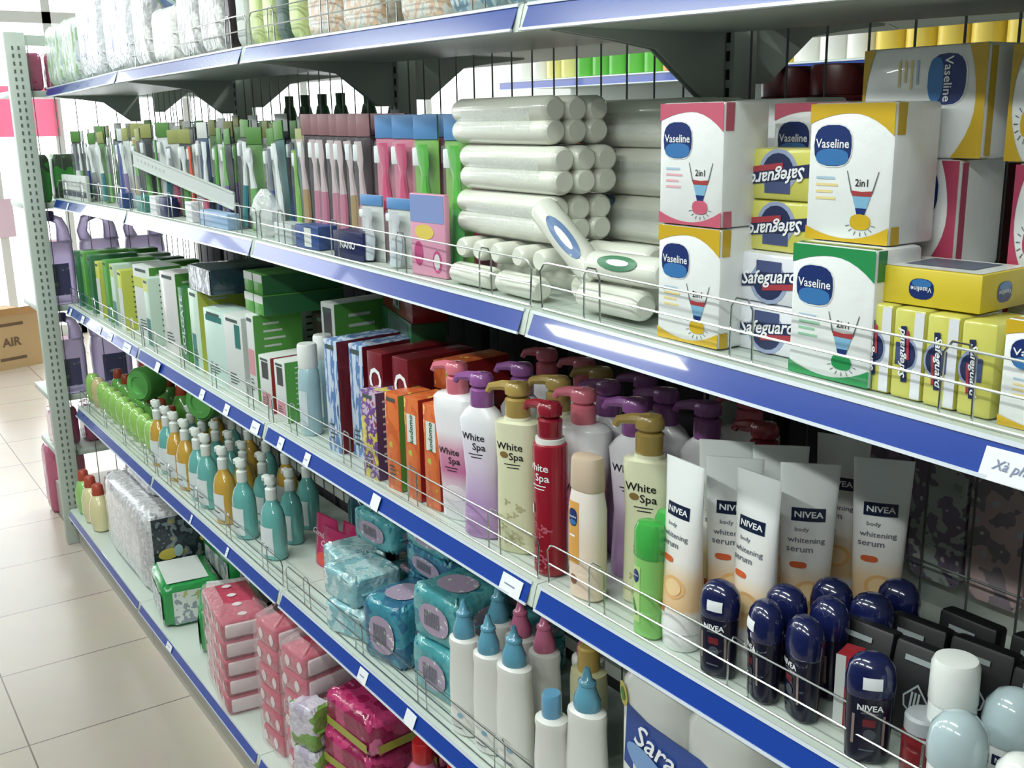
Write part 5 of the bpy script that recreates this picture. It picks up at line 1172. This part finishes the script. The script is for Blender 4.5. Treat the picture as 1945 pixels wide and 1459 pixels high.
PK = ART('pack_crimson', [(156, 50, 90), (186, 80, 120), (130, 36, 60)], 14, .2, bump=.4, coat=.6); PKW = ART('pack_pink_white', [(226, 190, 200), (206, 110, 140), (236, 222, 226)], 12, .25, bump=.3)
GRP = ART('pack_leaf', [(40, 130, 50), (60, 160, 60), (70, 90, 70), (110, 130, 110)], 16, .3)
for i, y in enumerate((-.02, .09)): I('en1', soft_pack('wrapped_pack', .10, .10, .13, PK, None, False), (-3.13, y, 1.7005), 0, 'crimson pack high on the end unit, %s' % ('front', 'rear')[i], 'pack', 'crimson packs on the end unit')
for i, y in enumerate((-.03, .07, .16)): I('en2', soft_pack('wrapped_pack', .10, .09, .17, GRP, None, False), (-3.13, y, 1.3055), 0, 'leaf green pack on the end unit, %s' % ('front', 'middle', 'rear')[i], 'pack', 'green packs on the end unit')
for i, (x, y, z, k) in enumerate(((-3.2, -.03, .3605, 0), (-3.2, .09, .3605, 0), (-3.12, .21, .3605, 0))): I('en3', soft_pack('wrapped_pack', .12, .10, .15, PK, None, False), (x, y, z), 0, 'crimson pack low on the end unit, %s' % ('front', 'middle', 'rear')[i], 'pack', 'crimson packs on the end unit')
I('en4', soft_pack('wrapped_pack', .12, .09, .17, PKW, None, False), (-3.25, -.01, .1505), 0, 'pink and white pack at the foot of the end unit', 'pack')
I('en5', soft_pack('wrapped_pack', .10, .09, .17, PKW, None, False), (-3.47, -.03, .0005), 0, 'pink and white pack on the floor beside the end unit', 'pack', s=(1, 1, 1.7))
# ================================================================== beyond: far cartons, poster, next gondola
def cardboard():
    E = empty('cardboard_box'); K = P('cardboard', (196, 160, 110), .7); b = MB(); b.box(-.22, .22, -.17, .17, 0, .36, K); 
    F = boxmap('R', .44, .34, .36)
    b.text('AIR', F, -.03, .0, 1, P('stamp_brown2', (110, 84, 60), .6), width=.13, lift=.002, bold=.03); b.patch(F, -.12, .06, .11, .13, P('stamp_brown2', (110, 84, 60), .6), 1, 1, .002); b.patch(F, -.12, .06, -.12, -.10, P('stamp_brown2', (110, 84, 60), .6), 1, 1, .002); b.build('carton_body', E)
    b = MB(); b.add([(.22, -.17, .36), (.22, .17, .36), (.30, .17, .42), (.30, -.17, .42)], [(0, 1, 2, 3), (3, 2, 1, 0)], K); b.build('flap', E); return E
I('cbx', cardboard, (-6.72, .26, .0), .3, 'open brown cardboard box on the floor by the storefront', 'cardboard box', 'cardboard boxes')
I('cbx', 0, (-6.85, -.25, .0), .1, 'brown cardboard box at the left picture edge', 'cardboard box', 'cardboard boxes')
def banner():
    b = MB(); b.box(-.004, .004, -.35, .35, 0, .28, P('banner_pale_pink', (236, 206, 226), .5)); F = lambda u, v, l: (.004+l, u, .14+v)
    b.text('yc', F, -.05, 0, 1, P('print_pink_light', (220, 150, 190), .5), width=.25, lift=.002); return b.build('hanging_banner')
I('bn', banner, (-7.512, .22, .78), 0, 'pale pink banner above the cardboard boxes', 'banner')
def TRANSL(name, rgb):
    m = P(name, rgb, .6); nt = m.node_tree; t = nt.nodes.new('ShaderNodeBsdfTranslucent'); t.inputs[0].default_value = lin(rgb)
    mx = nt.nodes.new('ShaderNodeMixShader'); mx.inputs[0].default_value = .5
    nt.links.new(nt.nodes['Principled BSDF'].outputs[0], mx.inputs[1]); nt.links.new(t.outputs[0], mx.inputs[2]); nt.links.new(mx.outputs[0], nt.nodes['Material Output'].inputs[0]); return m
def stand_pink():
    b = MB(); b.box(-.002, .002, -.23, .23, 0, .36, TRANSL('poster_pink', (255, 160, 190))); return b.build('hanging_poster')
I('sp3', stand_pink, (-7.507, .73, 1.50), 0, 'bright pink poster by the storefront, seen above the end unit', 'poster')
# next aisle's shelving seen through the mesh
def far_unit():
    E = empty('shelf_unit'); 
    for z in (1.2, 1.735):
        b = MB(); b.box(-1.6, 1.6, 0, .4, z-.03, z, STEEL); b.build('shelf_board', E)
        b = MB(); b.box(-1.6, 1.6, -.006, 0, z-.036, z-.002, BLUE); b.build('ticket_strip', E)
        b = MB(); b.box(-1.6, 1.6, -.009, -.006, z-.005, z, RIM); b.box(-1.6, 1.6, -.009, -.006, z-.038, z-.034, RIM); b.build('strip_rim', E)
    b = MB(); b.box(-1.6, 1.6, .4, .41, 0, 2.2, STEEL); b.build('back_panel', E)
    b = MB(); b.box(-1.6, 1.6, .0, .4, 0, .15, STEEL); b.build('kick_box', E)
    return E
I('fu', far_unit, (-1.50, 2.0, 0), 0, 'blue edged shelf unit across the next aisle, left', 'shelf unit', 'shelf units across the next aisle')
I('fu', 0, (1.72, 2.0, 0), 0, 'blue edged shelf unit across the next aisle, right', 'shelf unit', 'shelf units across the next aisle')
def tub2(col):
    def f():
        E = empty('tub'); b = MB(); b.lathe([(.045, 0), (.05, .004), (.05, .13)], c(col, .3), 18); b.build('tub_body', E); b = MB(); b.lathe([(.052, .129), (.052, .15), (.048, .153)], WHITE, 18); b.build('lid', E); return E
    return f
cols = [(222, 220, 214)]*2+[(214, 206, 120)]*2+[(80, 176, 50)]*5+[(220, 140, 50)]*2+[(222, 190, 60)]*4+[(222, 220, 214)]*3+[(222, 190, 60)]*5+[(210, 60, 50)]*3+[(222, 220, 214)]*3
for i, cc in enumerate(cols):
    x = -2.98+i*.108; I('ft%d%d%d' % cc, tub2(cc), (x, 2.08, 1.7355), 0, 'tub across the next aisle, %s from the left' % ORD[i], 'tub', 'tubs across the next aisle')
for i in range(22):
    x = -2.9+i*.20; cc = [(222, 190, 60), (214, 60, 50), (222, 220, 214), (222, 150, 60)][i % 4]; I('fs%d%d%d' % cc, tub2(cc), (x, 2.10, 1.2005), 0, 'wide tub on the lower far shelf, %s from the left' % ORD[i], 'tub', 'tubs across the next aisle', s=(1.5, 1.5, 2.2))
def aisle_unit():
    E = empty('shelf_unit'); b = MB(); b.box(-4.4, 4.4, .02, .40, 0, 1.7, P('unit_back', (110, 116, 124), .6)); b.build('body', E)
    for z in (.2, .6, 1.0, 1.4):
        b = MB(); b.box(-4.4, 4.4, -.12, .02, z-.03, z, STEEL); b.build('shelf_board', E)
        b = MB(); b.box(-4.4, 4.4, -.128, -.12, z-.036, z, BLUE); b.build('ticket_strip', E)
    return E
I('au', aisle_unit, (-2.9, -1.34, 0), PI, 'low shelf unit on the other side of the aisle', 'shelf unit')
# goods standing on the rear side shelves, showing over the front goods
DR = c((86, 22, 26), .35); OL = c((96, 104, 60), .4)
def jar2(m, lidm):
    def f():
        E = empty('jar'); b = MB(); b.lathe([(.040, 0), (.045, .004), (.045, .215), (.041, .22)], m, 20); b.build('jar_body', E); b = MB(); b.lathe([(.043, .219), (.043, .25), (.04, .254)], lidm, 20); b.build('lid', E); return E
    return f
for i, x in enumerate((-.02, .075, .17, .27, .37, .47)): I('rj', jar2(DR, DR), (x, .50, ZS[2]+.0005), 0, 'tall dark red jar on the rear shelf, %s from the left' % ORD[i], 'jar', 'dark red jars behind the mesh', s=(1, 1, 1.22))
I('oj', carton(.20, .10, .26, P('carton_olive', (92, 96, 46), .4)), (-.30, .50, ZS[2]+.0005), 0, 'olive carton on the rear shelf behind the soap bundles', 'carton')
I('oj2', carton(.16, .10, .25, P('carton_slate', (62, 84, 112), .4)), (-.72, .46, ZS[2]+.0005), 0, 'slate blue carton on the rear shelf', 'carton')
def dbot(m):
    def f():
        E = empty('bottle'); b = MB(); b.body([(0, .03, .02), (.2, .032, .022), (.225, .02, .016), (.23, .014, .014)], m, 18); b.build('bottle_body', E); b = MB(); b.lathe([(.013, .229), (.014, .255)], m, 14); b.build('cap', E); return E
    return f
for i, x in enumerate((-1.98, -1.86, -1.74, -1.62, -1.45, -1.3)): I('db', dbot(c((44, 84, 50), .3)), (x, .50, ZS[2]+.0005), 0, 'green bottle on the rear shelf, %s from the left' % ORD[i], 'bottle', 'green bottles behind the mesh', s=(1, 1, 1.24))
for s, h, m in ((2, .24, P('carton_rear_grey', (110, 112, 110), .6)), (3, .30, P('carton_rear_mauve', (92, 84, 96), .6)), (4, .30, P('carton_rear_teal', (60, 84, 84), .6)), (5, .32, P('carton_rear_dark', (70, 66, 74), .6))):  # generic cartons added to stop light coming through the mesh backs
    for i in range(13):
        x = -2.86+i*.30
        if s == 2 and x > -.9: continue
        if s == 2 and -2.1 < x < -1.2: h2 = .19
        else: h2 = h
        if s == 3 and x > .2: continue
        I('rear%d' % s, carton(.26, .20, h, m), (x, .60 if not(s == 2) else .62, ZS[s]+.0005), 0, 'plain carton added to block light on the rear %s shelf, %s from the left' % (SHN[s], ORD[i]), 'carton', 'added light-blocking cartons on the rear shelves', s=(1, 1, h2/h))
